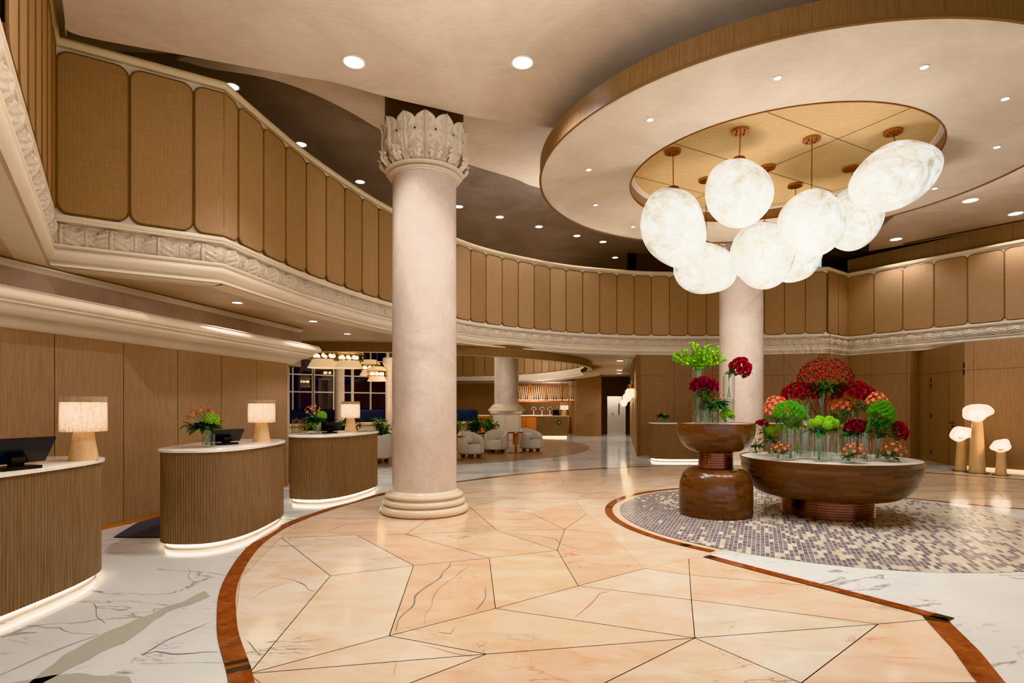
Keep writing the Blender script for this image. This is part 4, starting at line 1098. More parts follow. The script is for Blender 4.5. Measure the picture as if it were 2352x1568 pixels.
# ------------------------------------------------------------------ blooms: shared meshes
BL = {}
def petal(mb, M4, l, w, cup=.3, n=3):
    rows = []
    for j in range(n+1):
        t = j/n; hw_ = w/2*sin(pi*(.12+.80*t))**.7
        rows.append([M4 @ Vector((u*hw_, l*t, cup*l*t*t+.25*hw_*abs(u))) for u in (-1, 0, 1)])
    mb.rings(rows, False)
def mk(name, fn): 
    mb = MB(); fn(mb); me = mb.build(name, mb.mats, ang=180); BL[name] = me.data; COL.objects.unlink(me); bpy.data.objects.remove(me)
def rose(col):
    def f(mb):
        mb.mats = [M[col]]; r = random.Random(3)
        for ring, (n, rad, tilt, l, w) in enumerate([(4, .004, 72, .030, .026), (5, .008, 58, .036, .034), (6, .012, 38, .040, .038), (7, .014, 16, .042, .040)]):
            for k in range(n):
                a = 2*pi*k/n+ring*.6+r.uniform(-.15, .15)
                M4 = Matrix.Rotation(a, 4, 'Z') @ Matrix.Translation((0, rad, 0)) @ Matrix.Rotation(radians(tilt), 4, 'X')
                petal(mb, M4, l, w, .25)
    return f
mk('rose', rose('petal_red')); mk('carnation', rose('petal_crimson'))
def daisy(mb):
    mb.mats = [M['petal_maroon'], M['yellow']]
    for ring, (n, l, tl) in enumerate([(11, .026, 18), (9, .019, 40)]):
        for k in range(n):
            petal(mb, Matrix.Rotation(2*pi*k/n+ring*.3, 4, 'Z') @ Matrix.Translation((0, .004, 0)) @ Matrix.Rotation(radians(tl), 4, 'X'), l, .011, .1, 2)
    mb.mi = 1; mb.ell((0, 0, .005), .0038, .0038, .003, 8, 4)
mk('daisy', daisy)
def pompon(col, n, rad, pl):
    def f(mb):
        mb.mats = [M[col]]; r = random.Random(4)
        for i in range(n):
            z = 1-1.45*(i+.5)/n; q = sqrt(max(0, 1-z*z)); a = i*2.39996
            d = Vector((q*cos(a), q*sin(a), z)); R_ = d.to_track_quat('Z', 'Y').to_matrix().to_4x4()
            for k in range(4):
                petal(mb, Matrix.Translation(d*rad*r.uniform(.9, 1.02)) @ R_ @ Matrix.Rotation(k*pi/2+a, 4, 'Z') @ Matrix.Rotation(radians(28), 4, 'X'), pl, pl*.9, .15, 1)
    return f
mk('hydrangea', pompon('petal_lime', 70, .062, .020)); mk('pompon', pompon('petal_green', 26, .020, .012))
def lily(col):
    def f(mb):
        mb.mats = [M[col], M['yellow']]
        for k in range(6):
            petal(mb, Matrix.Rotation(2*pi*k/6, 4, 'Z') @ Matrix.Translation((0, .003, 0)) @ Matrix.Rotation(radians(58 if k % 2 else 46), 4, 'X'), .036, .017, -.35, 3)
        mb.mi = 1
        for k in range(3): mb.tube([(0, 0, .005), (.006*cos(k*2.1), .006*sin(k*2.1), .03)], .001, 3)
    return f
mk('alstroemeria', lily('petal_orange')); mk('coral_lily', lily('petal_coral')); mk('pink_lily', lily('petal_pink'))
def bell(mb):
    mb.mats = [M['petal_lime']]
    for k in range(5): petal(mb, Matrix.Rotation(2*pi*k/5, 4, 'Z') @ Matrix.Rotation(radians(35), 4, 'X'), .024, .024, .2, 2)
mk('bell', bell)
def orchid(mb):
    mb.mats = [M['petal_beige']]
    for k, (l, w) in enumerate([(.045, .034), (.042, .03), (.045, .034), (.042, .03), (.03, .026)]):
        petal(mb, Matrix.Rotation(2*pi*k/5, 4, 'Z') @ Matrix.Rotation(radians(25), 4, 'X'), l, w, .1, 3)
mk('orchid', orchid)

def leafblade(mb, p, d, l, w, droop=.3, n=4):
    d = Vector(d).normalized(); side = d.cross(Vector((0, 0, 1)))
    side = side.normalized() if side.length > 1e-3 else Vector((1, 0, 0)); rows = []
    up = side.cross(d)
    for j in range(n+1):
        t = j/n; hw_ = w/2*(sin(pi*min(.97, t*.93+.05))**.8); c = Vector(p)+d*l*t-Vector((0, 0, droop*l*t*t))
        rows.append([c-side*hw_+up*hw_*.3, c, c+side*hw_+up*hw_*.3])
    mb.rings(rows, False)
def bouquet(label, neck, base, c, rx, rz, kind, n, sc, group=None, leaves=41, leafmat='leaf', ll=.10, name='flower_bouquet', tilt=(0, 0), seed=0, stems=9, low=.15, ry=None, lw=.035):
    """neck: vase mouth (x,y,z); base: floor of vase z; c: centre of the dome (x,y,z)"""
    r = random.Random(seed*17+5); ry = ry or rx
    nx, ny, nz = neck; t = thing(name, label, 'flowers', (nx, ny, base), 0, group)
    O = Vector((nx, ny, base)); C_ = Vector(c)-O; N_ = Vector((0, 0, nz-base))
    T = Matrix.Rotation(tilt[0], 4, 'Y') @ Matrix.Rotation(tilt[1], 4, 'X')
    heads = []
    for i in range(n):
        z = 1-(1-low)*(i+.5)/n*1.0; q = sqrt(max(0, 1-z*z)); a = i*2.39996+seed
        d = Vector((q*cos(a), q*sin(a), z)); k = r.uniform(.9, 1.04)
        d = T @ d; p = C_+Vector((d.x*rx*k, d.y*ry*k, d.z*rz*k))
        nd = Vector((d.x/rx, d.y/ry, d.z/rz*1.0)).normalized(); heads.append((p, nd))
    st = MB()
    for i in range(stems):
        p, nd = heads[int(i*len(heads)/stems)]; a = r.uniform(0, 6.28); rr = r.uniform(.004, .018)
        q = Vector((cos(a)*rr, sin(a)*rr, 0)); b = Vector((-cos(a)*rr*1.6, -sin(a)*rr*1.6, .02))
        st.tube([b, N_*.5-q*.2+Vector((0, 0, .01)), N_+q*.6, N_+q*.5+(p-N_)*.5, p], .0035, 5)
    st.build('stems', M['stem'], t)
    lf = MB()
    for i in range(leaves):
        a = r.uniform(0, 6.28); e = r.uniform(-1.0, .35); d = T @ Vector((cos(a)*cos(e), sin(a)*cos(e), sin(e)))
        k = r.uniform(.35, .95); p = C_+Vector((d.x*rx*k, d.y*ry*k, -rz*.25+d.z*rz*.6*k)); lo = N_+(p-N_)*r.uniform(.35, .98)
        leafblade(lf, lo, (cos(a), sin(a), r.uniform(-.1, .8)), ll*r.uniform(.8, 1.4), lw*r.uniform(.9, 1.5), r.uniform(.1, .6))
    lf.build('leaves', M[leafmat], t)
    for p, nd in heads:
        kk = kind if isinstance(kind, str) else r.choice(kind)
        o = bpy.data.objects.new('bloom', BL[kk]); COL.objects.link(o); o.parent = t; o.location = p
        o.rotation_mode = 'QUATERNION'; o.rotation_quaternion = nd.to_track_quat('Z', 'Y') @ Matrix.Rotation(r.uniform(0, 6.28), 3, 'Z').to_quaternion()
        s_ = sc*r.uniform(.88, 1.12); o.scale = (s_, s_, s_)
    return t
def tb(px, py): return P(px, py, TT)
GV = 'clear glass vases on the bowl table'; GF = 'flowers on the bowl table'
def onb(px, py, w, top, label, water=.0):
    x, y = tb(px, py); r = w/2*y/F; h = ZD(top, y)-TT
    cyl_vase('glass_vase', label, x, y+r, TT, r, h, GV, water*h)
    return (x, y+r, TT+h)
v_c = onb(1893, 1049, 30, 889, 'tallest glass cylinder vase in the middle of the bowl table under the dark red daisies', .5)
v_l = onb(1857, 1047.5, 33, 926, 'wide glass vase holding beige orchids, left of the tallest vase', .8)
v_r = onb(1951, 1047, 31, 930, 'wide glass vase holding beige orchids, right of the tallest vase', .8)
v1 = onb(1822, 1058, 22, 985, 'glass cylinder vase under the dome of green blooms at the left', .3)
v2 = onb(1856, 1053.5, 27, 984, 'empty looking wide glass cylinder between the left green dome and the lime hydrangeas', .2)
v3 = onb(1887, 1061, 25, 985, 'front glass vase with the lime green hydrangeas', .45)
v4 = onb(1908, 1058, 18, 999, 'narrow glass cylinder just right of the hydrangea vase', .3)
v5 = onb(1995, 1060, 24, 994, 'glass cylinder under the green dome at the right', .3)
v6 = onb(2022, 1058, 19, 1006, 'narrow glass cylinder near the right end of the bowl table', .3)
v7 = onb(1773, 1047.5, 19, 1012, 'glass cylinder at the left end under the pale green hydrangeas', .4)
v8 = onb(1838, 1047, 20, 985, 'slim glass vase behind, at the left of the beige orchids', .3)
v9 = onb(1926, 1047, 20, 985, 'slim glass vase behind the red bouquet, right of the tallest vase', .3)
v10 = onb(1976, 1049, 22, 958, 'tall glass vase behind at the right under the big red bouquet', .3)
v11 = onb(1805, 1050, 17, 968, 'slim glass vase behind at the left under the orange blooms', .3)
v12 = onb(1960, 1054, 20, 1000, 'short glass cylinder under the front red bouquet', .3)
def onbowl(px, py, w, label):
    x, y = tb(px, py); r = w/2*y/F; bowl_vase(label, x, y+r, TT, r, 'small bubble vases along the front of the bowl table'); return (x, y+r, TT+r*1.5)
b1 = onbowl(1743, 1046, 30, 'small bubble vase at the far left edge of the bowl table')
b2 = onbowl(1794, 1058, 33, 'small bubble vase second from the left on the bowl table')
b3 = onbowl(1960, 1065.5, 36, 'small bubble vase at the front right of the bowl table')
b4 = onbowl(2050, 1062, 34, 'small bubble vase at the far right edge of the bowl table')
def bq(v, px, py, w, h, kind, n, sc, label, seed, base=TT, d=None, **kw):
    y = d or v[1]; x = XD(px, y); rz = h*y/F; rx = w/2*y/F
    return bouquet(label, v, base+.01, (x, y, ZD(py+h*.5, y)), rx, rz, kind, n, sc, GF, seed=seed, **kw)
bq(v_c, 1894, 850, 118, 52, 'daisy', 120, 1.3, 'big dome of dark red daisies at the top of the display', 1, leaves=272, ll=.13, lw=.026, stems=22, low=.05)
bq(v8, 1840, 896, 76, 32, 'rose', 34, 1.15, 'dense dome of deep red roses at the upper left of the display', 2, leaves=64, low=-.05)
bq(v10, 1960, 895, 82, 32, 'rose', 36, 1.15, 'dense dome of deep red roses at the upper right of the display', 3, leaves=73, low=-.05)
bq(v9, 1927, 921, 66, 30, 'alstroemeria', 75, 1.1, 'dome of orange alstroemeria just right of the tallest vase', 4, leaves=48, low=-.1)
bq(v11, 1784, 928, 50, 34, 'alstroemeria', 46, 1.1, 'orange alstroemeria at the left behind the green blooms', 5, leaves=48, low=-.1)
bq(v1, 1813, 938, 66, 32, 'pompon', 90, .9, 'bright green dome of button chrysanthemums at the left', 6, leaves=32, stems=26, low=-.1)
bq(v6, 2014, 914, 42, 24, 'alstroemeria', 26, .9, 'orange alstroemeria at the right above the green dome', 7, leaves=32, low=0)
bq(v5, 2024, 938, 52, 34, 'pompon', 80, .9, 'bright green dome of button chrysanthemums at the right', 8, leaves=38, stems=24, tilt=(.4, 0), low=-.1)
bq(v3, 1891, 974, 62, 24, 'hydrangea', 8, .82, 'lime green hydrangeas over dark leaves in the front middle', 9, leaves=22, ll=.16, lw=.09, low=.35)
bq(v12, 1970, 978, 50, 23, 'carnation', 26, 1.0, 'dark red dome of blooms at the front right above the small bubble vase', 10, leaves=41, ll=.15, lw=.06, low=0)
bq(v7, 1784, 990, 46, 22, 'hydrangea', 5, .8, 'pale green hydrangeas at the left end of the display', 11, leaves=19, ll=.12, lw=.06, low=.3)
bq(v7, 1749, 974, 26, 14, 'rose', 5, 1.0, 'small sprig of red roses leaning out at the far left', 12, leaves=16, ll=.07, low=.2, d=v7[1]+.02)
bq(v6, 2026, 972, 34, 16, 'pompon', 34, .95, 'small green bunch low at the right behind the red roses', 13, leaves=19, low=0)
bq(v6, 2058, 982, 40, 22, 'rose', 20, 1.05, 'red roses leaning out at the far right of the display', 14, leaves=25, tilt=(.75, 0), low=0, d=v6[1]-.06)
bq(b1, 1740, 1014, 40, 14, ('coral_lily',), 8, .7, 'leafy sprig with closed red buds at the far left', 15, leaves=80, ll=.07, lw=.02, low=.2)
bq(b2, 1793, 1026, 40, 17, 'coral_lily', 18, .8, 'small coral alstroemeria posy in the second bubble vase', 16, leaves=41, ll=.07, lw=.025, low=0)
bq(b3, 1960, 1030, 48, 24, 'coral_lily', 22, .8, 'small coral alstroemeria posy at the front right', 17, leaves=73, ll=.08, lw=.025, low=-.1)
bq(b4, 2053, 1028, 48, 26, 'coral_lily', 20, .8, 'small coral alstroemeria posy at the far right', 18, leaves=73, ll=.08, lw=.025, low=-.1)
for v, sd, lab in ((v_l, 3, 'beige orchids standing inside the wide vase left of centre'), (v_r, 4, 'beige orchids standing inside the wide vase right of centre')):
    bouquet(lab, v, TT+.012, (v[0], v[1], TT+.52), .085, .15, 'orchid', 20, 1.0, GF, leaves=4, ll=.1, seed=sd, low=-.9, name='orchid_stems')
# curly willow twigs
tw = thing('willow_twigs', 'thin curly brown willow twigs rising above the flower display', 'twigs', (v_c[0], v_c[1], TT+.3)); r = random.Random(8)
for i in range(34):
    mb = MB(); a = r.uniform(0, 6.28); sp_ = r.uniform(.05, .62); hh = r.uniform(1.3, 1.62) if abs(cos(a))*sp_ < .35 else r.uniform(.9, 1.35); pts = []
    ph = r.uniform(0, 6.28)
    for k in range(17):
        q = k/16; w_ = .035*q
        pts.append((cos(a)*sp_*q**1.5*1.35+w_*sin(q*17+ph), sin(a)*sp_*q**1.5*.7+w_*cos(q*14+ph), hh*q))
    mb.tube(pts, .0055, 4, .0018); mb.build('twig', M['twig'], tw)

# hourglass table flowers
def onh(px, py, w, top, label, water=0):
    x, y = P(px, py, HT); r = w/2*y/F; h = ZD(top, y)-HT
    cyl_vase('glass_vase', label, x, y+r, HT, r, h, 'clear glass vases on the hourglass table', water*h); return (x, y+r, HT+h)
h1 = onh(1608, 972.8, 26, 846, 'tall glass cylinder with the green bell flowers on the hourglass table', .5)
h2 = onh(1626, 973.6, 23, 926, 'short wide glass vase left of the middle on the hourglass table', .4)
h3 = onh(1645, 973.4, 18, 944, 'small glass cylinder in the middle of the hourglass table', .3)
h5 = onh(1679, 972.6, 26, 860, 'tall glass cylinder with red roses at the right of the hourglass table', .5)
x, y = P(1671, 973.6, HT); bowl_vase('small bubble vase at the right of the hourglass table', x, y+.09, HT, .085, None); h4 = (x, y+.09, HT+.13)
GF = 'flowers on the hourglass table'
bl = thing('bell_flowers', 'bright green bells of Ireland stalks fanning out of the tall vase', 'flowers', (h1[0], h1[1], HT+.01), 0, GF)
st = MB(); r = random.Random(2); hz = h1[2]-HT-.01; ends = []
for i in range(15):
    ex = (i/14-.5)*2; ez = (.30-.20*abs(ex)**1.3)*r.uniform(.75, 1.25); e = Vector((ex*.41+r.uniform(-.03, .03), r.uniform(-.18, .18), hz+.04+ez))
    p = [Vector((-ex*.03, 0, .1)), Vector((ex*.04, 0, hz)), Vector((ex*.22, e.y*.5, hz+ez*.55)), e]; ends.append(catmull(p, 6)); st.tube(ends[-1], .004, 5)
st.build('stems', M['stem'], bl)
for pts in ends:
    up_ = pts[6:]
    for k in range(0, len(up_), 1):
        for q in range(3):
            o = bpy.data.objects.new('bloom', BL['bell']); COL.objects.link(o); o.parent = bl
            a = r.uniform(0, 6.28); o.location = Vector(up_[k])+Vector((cos(a)*.014, sin(a)*.014, 0)); o.rotation_euler = (r.uniform(-1.2, 1.2), r.uniform(-1.2, 1.2), a)
            s_ = r.uniform(1.05, 1.5); o.scale = (s_, s_, s_)
    if len(bl.children) > 92: continue
bouquet('dense dome of crimson carnations in the middle of the hourglass table', h2, HT+.01, (XD(1617, h2[1]), h2[1], ZD(890, h2[1])), .175, .13, 'carnation', 34, 1.15, GF, leaves=48, seed=21, low=-.05)
bouquet('leafy green alstroemeria stems below the crimson carnations', h3, HT+.01, (XD(1640, h3[1]), h3[1], ZD(918, h3[1])), .16, .12, 'coral_lily', 9, .7, GF, leaves=152, ll=.15, lw=.035, seed=22, low=0)
bouquet('small green hydrangea head in the bubble vase of the hourglass table', h4, HT+.01, (XD(1671, h4[1]), h4[1], ZD(955, h4[1])), .04, .05, 'hydrangea', 3, .95, GF, leaves=12, ll=.09, lw=.05, seed=23, low=.3)
bouquet('deep red roses leaning right in the tall vase of the hourglass table', h5, HT+.35, (XD(1699, h5[1]), h5[1], ZD(848, h5[1])), .13, .15, 'rose', 20, 1.1, GF, leaves=25, ll=.09, lw=.045, seed=24, low=-.3, tilt=(.35, 0))

# desk posies
def posy(px, py, z, w, top, label_v, label_b, kinds, seed, bx=None, bw=72, bh=34, hyd=True):
    x, y = P(px, py, z); r = w/2*y/F; h = ZD(top, y)-z
    cyl_vase('glass_vase', label_v, x, y+r, z, r, h, None, h*.5); y += r
    t = bouquet(label_b, (x, y, z+h), z+.01, (XD(bx or px, y), y, ZD(top-bh*.25, y)), bw/2*y/F*.85, bh*y/F, kinds, 16, .75, None, leaves=76, leafmat='leaf', ll=.14, lw=.05, seed=seed, low=.25, stems=12)
    if hyd:
        o = bpy.data.objects.new('bloom', BL['hydrangea']); COL.objects.link(o); o.parent = t; k = y/F
        o.location = (hyd[0]*k, -.06, h+hyd[1]*k); o.scale = (hyd[2],)*3
    return t
posy(471, 1027.5, 1.10, 28, 977, 'glass vase half full of water on the middle reception desk', 'posy of red buds, a lime hydrangea and a big leaf on the middle desk', 'coral_lily', 31, 462, 70, 34, (14, 10, 1.15))
posy(726, 996.5, 1.10, 18, 962, 'glass vase on the farthest reception desk', 'posy of pink blooms with a lime hydrangea on the farthest desk', 'pink_lily', 32, 720, 46, 26, (13, 6, 1.15))
posy(1524, 970.5, 1.10, 9, 955, 'little glass vase on the concierge desk', 'small dark posy with green blooms on the concierge desk', 'coral_lily', 33, 1522, 30, 11, (2, 2, .8))

# ------------------------------------------------------------------ petal floor lamps
def petal_lamp(label, px, py, toppx, toppy, rx, rz, tl, r0, r1):
    x, y = P(px, py, 0); t = thing('petal_floor_lamp', label, 'floor lamp', (x, y, 0), 0, 'petal floor lamps on wooden cones by the right wall')
    zt = ZD(toppy, y); xt = XD(toppx, y)-x; s_ = y/F
    mb = MB(); mb.cyl((0, 0, 0), r0*1.45, 0, .014, 32); mb.build('foot_plate', M['bronze'], t)
    mb = MB(); mb.lathe([(r0, .014), (r0*.8, zt*.5), (r1, zt-.02)], 36, cap1=True); mb.xf(Matrix(((1, 0, xt*.5/zt, 0), (0, 1, 0, 0), (0, 0, 1, 0), (0, 0, 0, 1)))); mb.build('cone', M['wood_pale'], t)
    mb = MB(); rows = []; NU = 40
    rr = random.Random(int(px))
    ph = rr.uniform(0, 6)
    for j in range(9):
        q = j/8; row = []
        for i in range(NU):
            a = 2*pi*i/NU; w_ = 1+.06*sin(3*a+ph)+.05*sin(5*a+2*ph)
            row.append((cos(a)*q*w_*rx*s_, sin(a)*q*w_*rx*s_*.95, rz*s_*(1.05*q**2.2-.35)+.10*rz*s_*q**3*sin(5*a+ph)))
        rows.append(row)
    mb.rings(rows, True); MX = Matrix.Translation((xt*.5+.0, 0, zt+rz*s_*.35)) @ Matrix.Rotation(tl, 4, 'Y') @ Matrix.Rotation(.50, 4, 'X'); mb.xf(MX)
    mb.build('petal_shade', M['lamp_petal'], t, ang=180)
    mb = MB(); mb.poly([(cos(2*pi*i/32)*.62*rx*s_, sin(2*pi*i/32)*.60*rx*s_, .10*rz*s_) for i in range(32)]); mb.xf(MX); mb.build('light_disc', M['lamp_disc'], t)
    POINTS.append(((x+xt*.5-.05, y-.1, zt+.25), 14, (1, .68, .36), .08))
    return t
petal_lamp('middle height petal lamp on a pale wooden cone, leftmost of the three', 2207, 1081, 2209, 1002, 22, 8, -.72, .125, .085)
petal_lamp('tallest petal lamp on a pale wooden cone, in the middle of the three', 2244, 1086, 2246, 956, 29, 11, -.62, .165, .095)
petal_lamp('shortest petal lamp on a pale wooden cone, rightmost of the three', 2299, 1091, 2300, 1028, 19, 6, -.75, .11, .082)
# ------------------------------------------------------------------ lounge beyond the column
# window wall: facets with frames and panes
wp = [(-8.3, 19.4), (-7.15, 20.3), (-6.0, 21.2), (-4.9, 22.2), (-4.1, 23.3), (-3.7, 24.6)]
wn = 0
for a, b in zip(wp, wp[1:]):
    wn += 1; A, B = Vector(a), Vector(b); d = (B-A); L = d.length; rz = atan2(d.y, d.x)
    t = thing('window_%d' % wn, 'tall white gridded window of the lounge, number %d from the left' % wn, 'window', (a[0], a[1], 0), rz); t['kind'] = 'structure'
    mb = MB()
    for i in range(3): mb.box((L*i/2 if i < 2 else L-.02, 0, 2.35), (.05 if i == 1 else .09, .07, 2.9))
    for z in (1.35, 2.08, 2.70, 3.30, 3.8): mb.box((L/2, 0, z), (L, .06, .045))
    mb.build('window_frame', M['white_paint'], t)
    mb = MB(); mb.quad((0, .02, 1.3), (L, .02, 1.3), (L, .02, 3.8), (0, .02, 3.8)); mb.build('pane', M['pane'], t)
    mb = MB(); mb.quad((0, .0, 0), (L, .0, 0), (L, .0, 1.32), (0, .0, 1.32)); mb.build('sill_wall', M['plaster_bulkhead'], t)
nt = MB(); nt.quad((-16.8, 19.0, 0), (-9.5, 27.5, 0), (-9.5, 27.5, 6.7), (-16.8, 19.0, 6.7)); nt.quad((-9.5, 27.5, 0), (-3.6, 29, 0), (-3.6, 29, 6.7), (-9.5, 27.5, 6.7))
n_ = NT('night'); n_.base((.006, .009, .018), .6); n_.emit(n_.ramp(n_.noise(n_.world(), .35, 3), [(.4, (.004, .007, .02)), (.62, (.02, .03, .06))]), 1.0); M['night'] = n_.mat
struct(nt.build('wall_night', M['night'], smooth=False), 'dark night view outside the lounge windows', 'wall')
# curved banquette
bq_pts = catmull([(-7.4, 17.6), (-6.2, 18.9), (-4.6, 20.0), (-2.9, 20.5), (-1.7, 20.7), (-1.45, 21.4)], 8)
t = thing('banquette', 'long curved navy blue banquette sofa on a cream stone ledge', 'sofa', (bq_pts[0][0], bq_pts[0][1], 0))
ox, oy = bq_pts[0]; bl_ = [(x-ox, y-oy) for x, y in bq_pts]
def sw(prof, name, mat):
    mb = MB(); mb.rings([[(x, y, z) for x, y in offset(bl_, p)] for p, z in prof], False); return mb.build(name, mat, t, 50)
sw([(-.1, 1.02), (.10, 1.02), (.16, 1.06), (.15, 1.38), (.10, 1.44), (.0, 1.45), (-.1, 1.42), (-.12, 1.0)], 'backrest', M['navy'])
sw([(-.2, .92), (.3, .92), (.32, .95), (.3, 1.02), (-.2, 1.02)], 'stone_ledge', M['marble_cream'])
sw([(.24, 0), (.24, .92)], 'panelled_base', M['marble_cream'])
# planters with foliage
def planter(label, pts, zt, label2, seed, hmax, cnt):
    t = thing('stone_planter', label, 'planter', (pts[0][0], pts[0][1], 0)); o_ = offset(pts, -.45)
    loc = lambda q: (q[0]-pts[0][0], q[1]-pts[0][1])
    ring = [loc(q) for q in pts]+[loc(q) for q in o_[::-1]]
    mb = MB(); mb.prism(ring, 0, zt); r2 = offset(pts, .03); r3 = offset(pts, -.48); mb.prism([loc(q) for q in r2]+[loc(q) for q in r3[::-1]], zt-.05, zt); mb.prism([loc(q) for q in r2]+[loc(q) for q in r3[::-1]], 0, .1); mb.build('planter_wall', M['marble_cream'], t)
    mid = offset(pts, -.22); L_, at_ = seg_path(mid); r = random.Random(seed); kk = max(2, int(L_/.85))
    for i in range(kk):
        (x, y), n_1 = at_(L_*(i+.5)/kk); h = hmax*r.uniform(.65, 1.05)
        p = thing('leafy_plant', label2 % ('nearest the left', 'next along', 'third along', 'fourth along', 'fifth along', 'sixth along', 'seventh along', 'eighth along', 'ninth along', 'tenth along')[min(i, 9)], 'plant', (x, y, zt), 0, 'foliage in the lounge planters')
        st = MB(); lf = MB()
        for k in range(16):
            a = r.uniform(0, 6.28); e = Vector((cos(a)*r.uniform(.05, .40), sin(a)*r.uniform(.05, .22), h*r.uniform(.35, 1)))
            pth = [Vector((0, 0, 0)), e*.45+Vector((0, 0, .08)), e]; st.tube(pth, .006, 4)
            for q in range(cnt):
                w_ = r.uniform(.3, 1); b = e*w_; aa = r.uniform(0, 6.28); leafblade(lf, b, (cos(aa), sin(aa), r.uniform(-.2, .7)), r.uniform(.13, .27), r.uniform(.05, .09), .5, 3)
        st.build('stems', M['stem'], p); lf.build('foliage', M['leaf' if i % 2 else 'leaf_bright'], p)
planter('cream stone planter left of the main column', [(-2.35, 17.2), (-3.6, 17.0), (-5.3, 16.6), (-6.2, 16.0)][::-1], .62, 'bushy green plant left of the main column, %s', 3, .85, 13)
planter('cream stone planter right of the main column', [(-2.3, 18.6), (-1.15, 18.9), (-.45, 20.4)], .62, 'dark leafy plant right of the main column, %s', 9, .8, 13)
# boucle tub chairs
def tub_chair():
    t = thing('tub_chair', 'x', 'armchair', (0, 0, 0), 0, 'cream boucle tub chairs with ball feet')
    mb = MB(); NA = 26
    def hgt(a): return .44+.36*max(0, cos(a*.52))**1.1   # a=0 at the back
    rows = []
    A_ = [(-1.0+2.0*i/NA)*radians(128) for i in range(NA+1)]
    prof = lambda a: [(.30, .30), (.30, hgt(a)-.05), (.335, hgt(a)), (.385, hgt(a)-.01), (.41, hgt(a)-.07), (.405, .16), (.36, .12)]
    for k in range(7): rows.append([(prof(a)[k][0]*sin(a), prof(a)[k][0]*cos(a), prof(a)[k][1]) for a in A_])
    mb.rings(rows, False)
    for idx in (0, -1):
        a = A_[idx]; mb.poly([(r_*sin(a), r_*cos(a), z) for r_, z in prof(a)])
    mb.build('backrest', M['boucle'], t)
    mb = MB(); mb.lathe([(.0, .12), (.30, .12), (.33, .15), (.33, .38), (.30, .425), (.0, .43)], 32, (0, -.03, 0)); mb.build('seat', M['boucle'], t)
    for i in range(4):
        a = pi/4+i*pi/2; mb = MB(); mb.ell((.24*cos(a), .24*sin(a), .065), .075, .075, .065, 14, 8); mb.build('ball_foot', M['walnut'], t)
    return t
ch = tub_chair(); spots_ = [(-3.75, 15.75, -1.9, 'boucle tub chair half hidden behind the farthest reception desk'), (-1.26, 17.25, .75, 'boucle tub chair just right of the main column, holding a ball cushion'),
    (-.53, 19.0, -.35, 'boucle tub chair in the middle, seen from its side, beside the round table'), (.66, 19.55, .75, 'boucle tub chair farthest right with a ball cushion by the cafe counter')]
for i, (x, y, rz, lab) in enumerate(spots_):
    o = ch if i == 0 else copy_tree(ch); o.location = (x, y, 0); o.rotation_euler = (0, 0, rz); o['label'] = lab
for (x, y, z, lab) in ((-1.31, 17.1, .53, 'round boucle ball cushion on the tub chair right of the main column'), (.58, 19.4, .53, 'round boucle ball cushion on the farthest right tub chair')):
    mb = MB(); mb.ell((0, 0, 0), .13, .13, .115, 20, 12); o = mb.build('ball_cushion', M['boucle']); o.location = (x, y, z+.02); tag(o, lab, 'cushion')
def side_table(x, y, lab):
    t = thing('side_table', lab, 'side table', (x, y, 0), 0, 'small round copper side tables')
    mb = MB(); mb.cyl((0, 0, 0), .24, 0, .02, 32); mb.build('base', M['bronze'], t)
    mb = MB(); mb.cyl((0, 0, 0), .035, .02, .3, 12); mb.build('stem', M['bronze'], t)
    mb = MB(); mb.box((0, 0, .47), (.15, .15, .38), .4); mb.build('wood_block', M['wood_orange'], t)
    mb = MB(); mb.lathe([(.02, .66), (.24, .66), (.26, .665), (.26, .70), (.25, .70), (.25, .68), (.02, .68)], 32); mb.build('tray_top', M['copper'], t)
side_table(.13, 18.95, 'small round side table between the two right hand tub chairs'); side_table(-1.68, 16.4, 'small round side table partly hidden by the main column')

# drum chandeliers
def chandelier(px, py, d, w, lab, s_top=1):
    k = w/2*d/F; z = ZD(py, d); x = XD(px, d)
    t = thing('drum_chandelier', lab, 'chandelier', (x, d, z), 0, 'tiered string drum chandeliers in the lounge')
    hD = k*.52
    mb = MB(); mb.lathe([(k*.62, hD*1.9), (k*.98, hD*1.15)], 48); mb.build('upper_flare', M['string_shade'], t)
    mb = MB(); mb.lathe([(k*1.0, hD*.05), (k*1.0, hD)], 48); mb.build('drum', M['mesh_shade'], t)
    mb = MB()
    for zz in (.05, 1.0): mb.tube([(k*cos(a*pi/20), k*sin(a*pi/20), hD*zz) for a in range(41)], .012, 5)
    mb.build('drum_hoop', M['brass'], t)
    mb = MB(); mb.lathe([(k*.70, 0), (k*.98, -hD*.95)], 48); mb.build('lower_flare', M['string_shade'], t)
    for i in range(8):
        a = i*pi/4+.2; mb = MB(); mb.ell((k*.55*cos(a), k*.55*sin(a), hD*.45), .05, .05, .055, 10, 6); mb.build('bulb', M['bulb'], t)
    mb = MB(); mb.tube([(0, 0, hD*.4), (0, 0, 6.69-z)], .012, 5); mb.build('hanging_rod', M['brass'], t)
    POINTS.append(((x, d-.1, z-.5), 28, (1, .8, .55), .3))
chandelier(745, 826, 16.7, 76, 'drum chandelier partly hidden behind the reception cornice, leftmost'); chandelier(801, 829, 15.4, 66, 'large drum chandelier second from the left, fully visible')
chandelier(850, 850, 19.6, 48, 'drum chandelier behind, between the two clearest ones'); chandelier(866, 864, 18.0, 45, 'lowest drum chandelier nearest the main column')
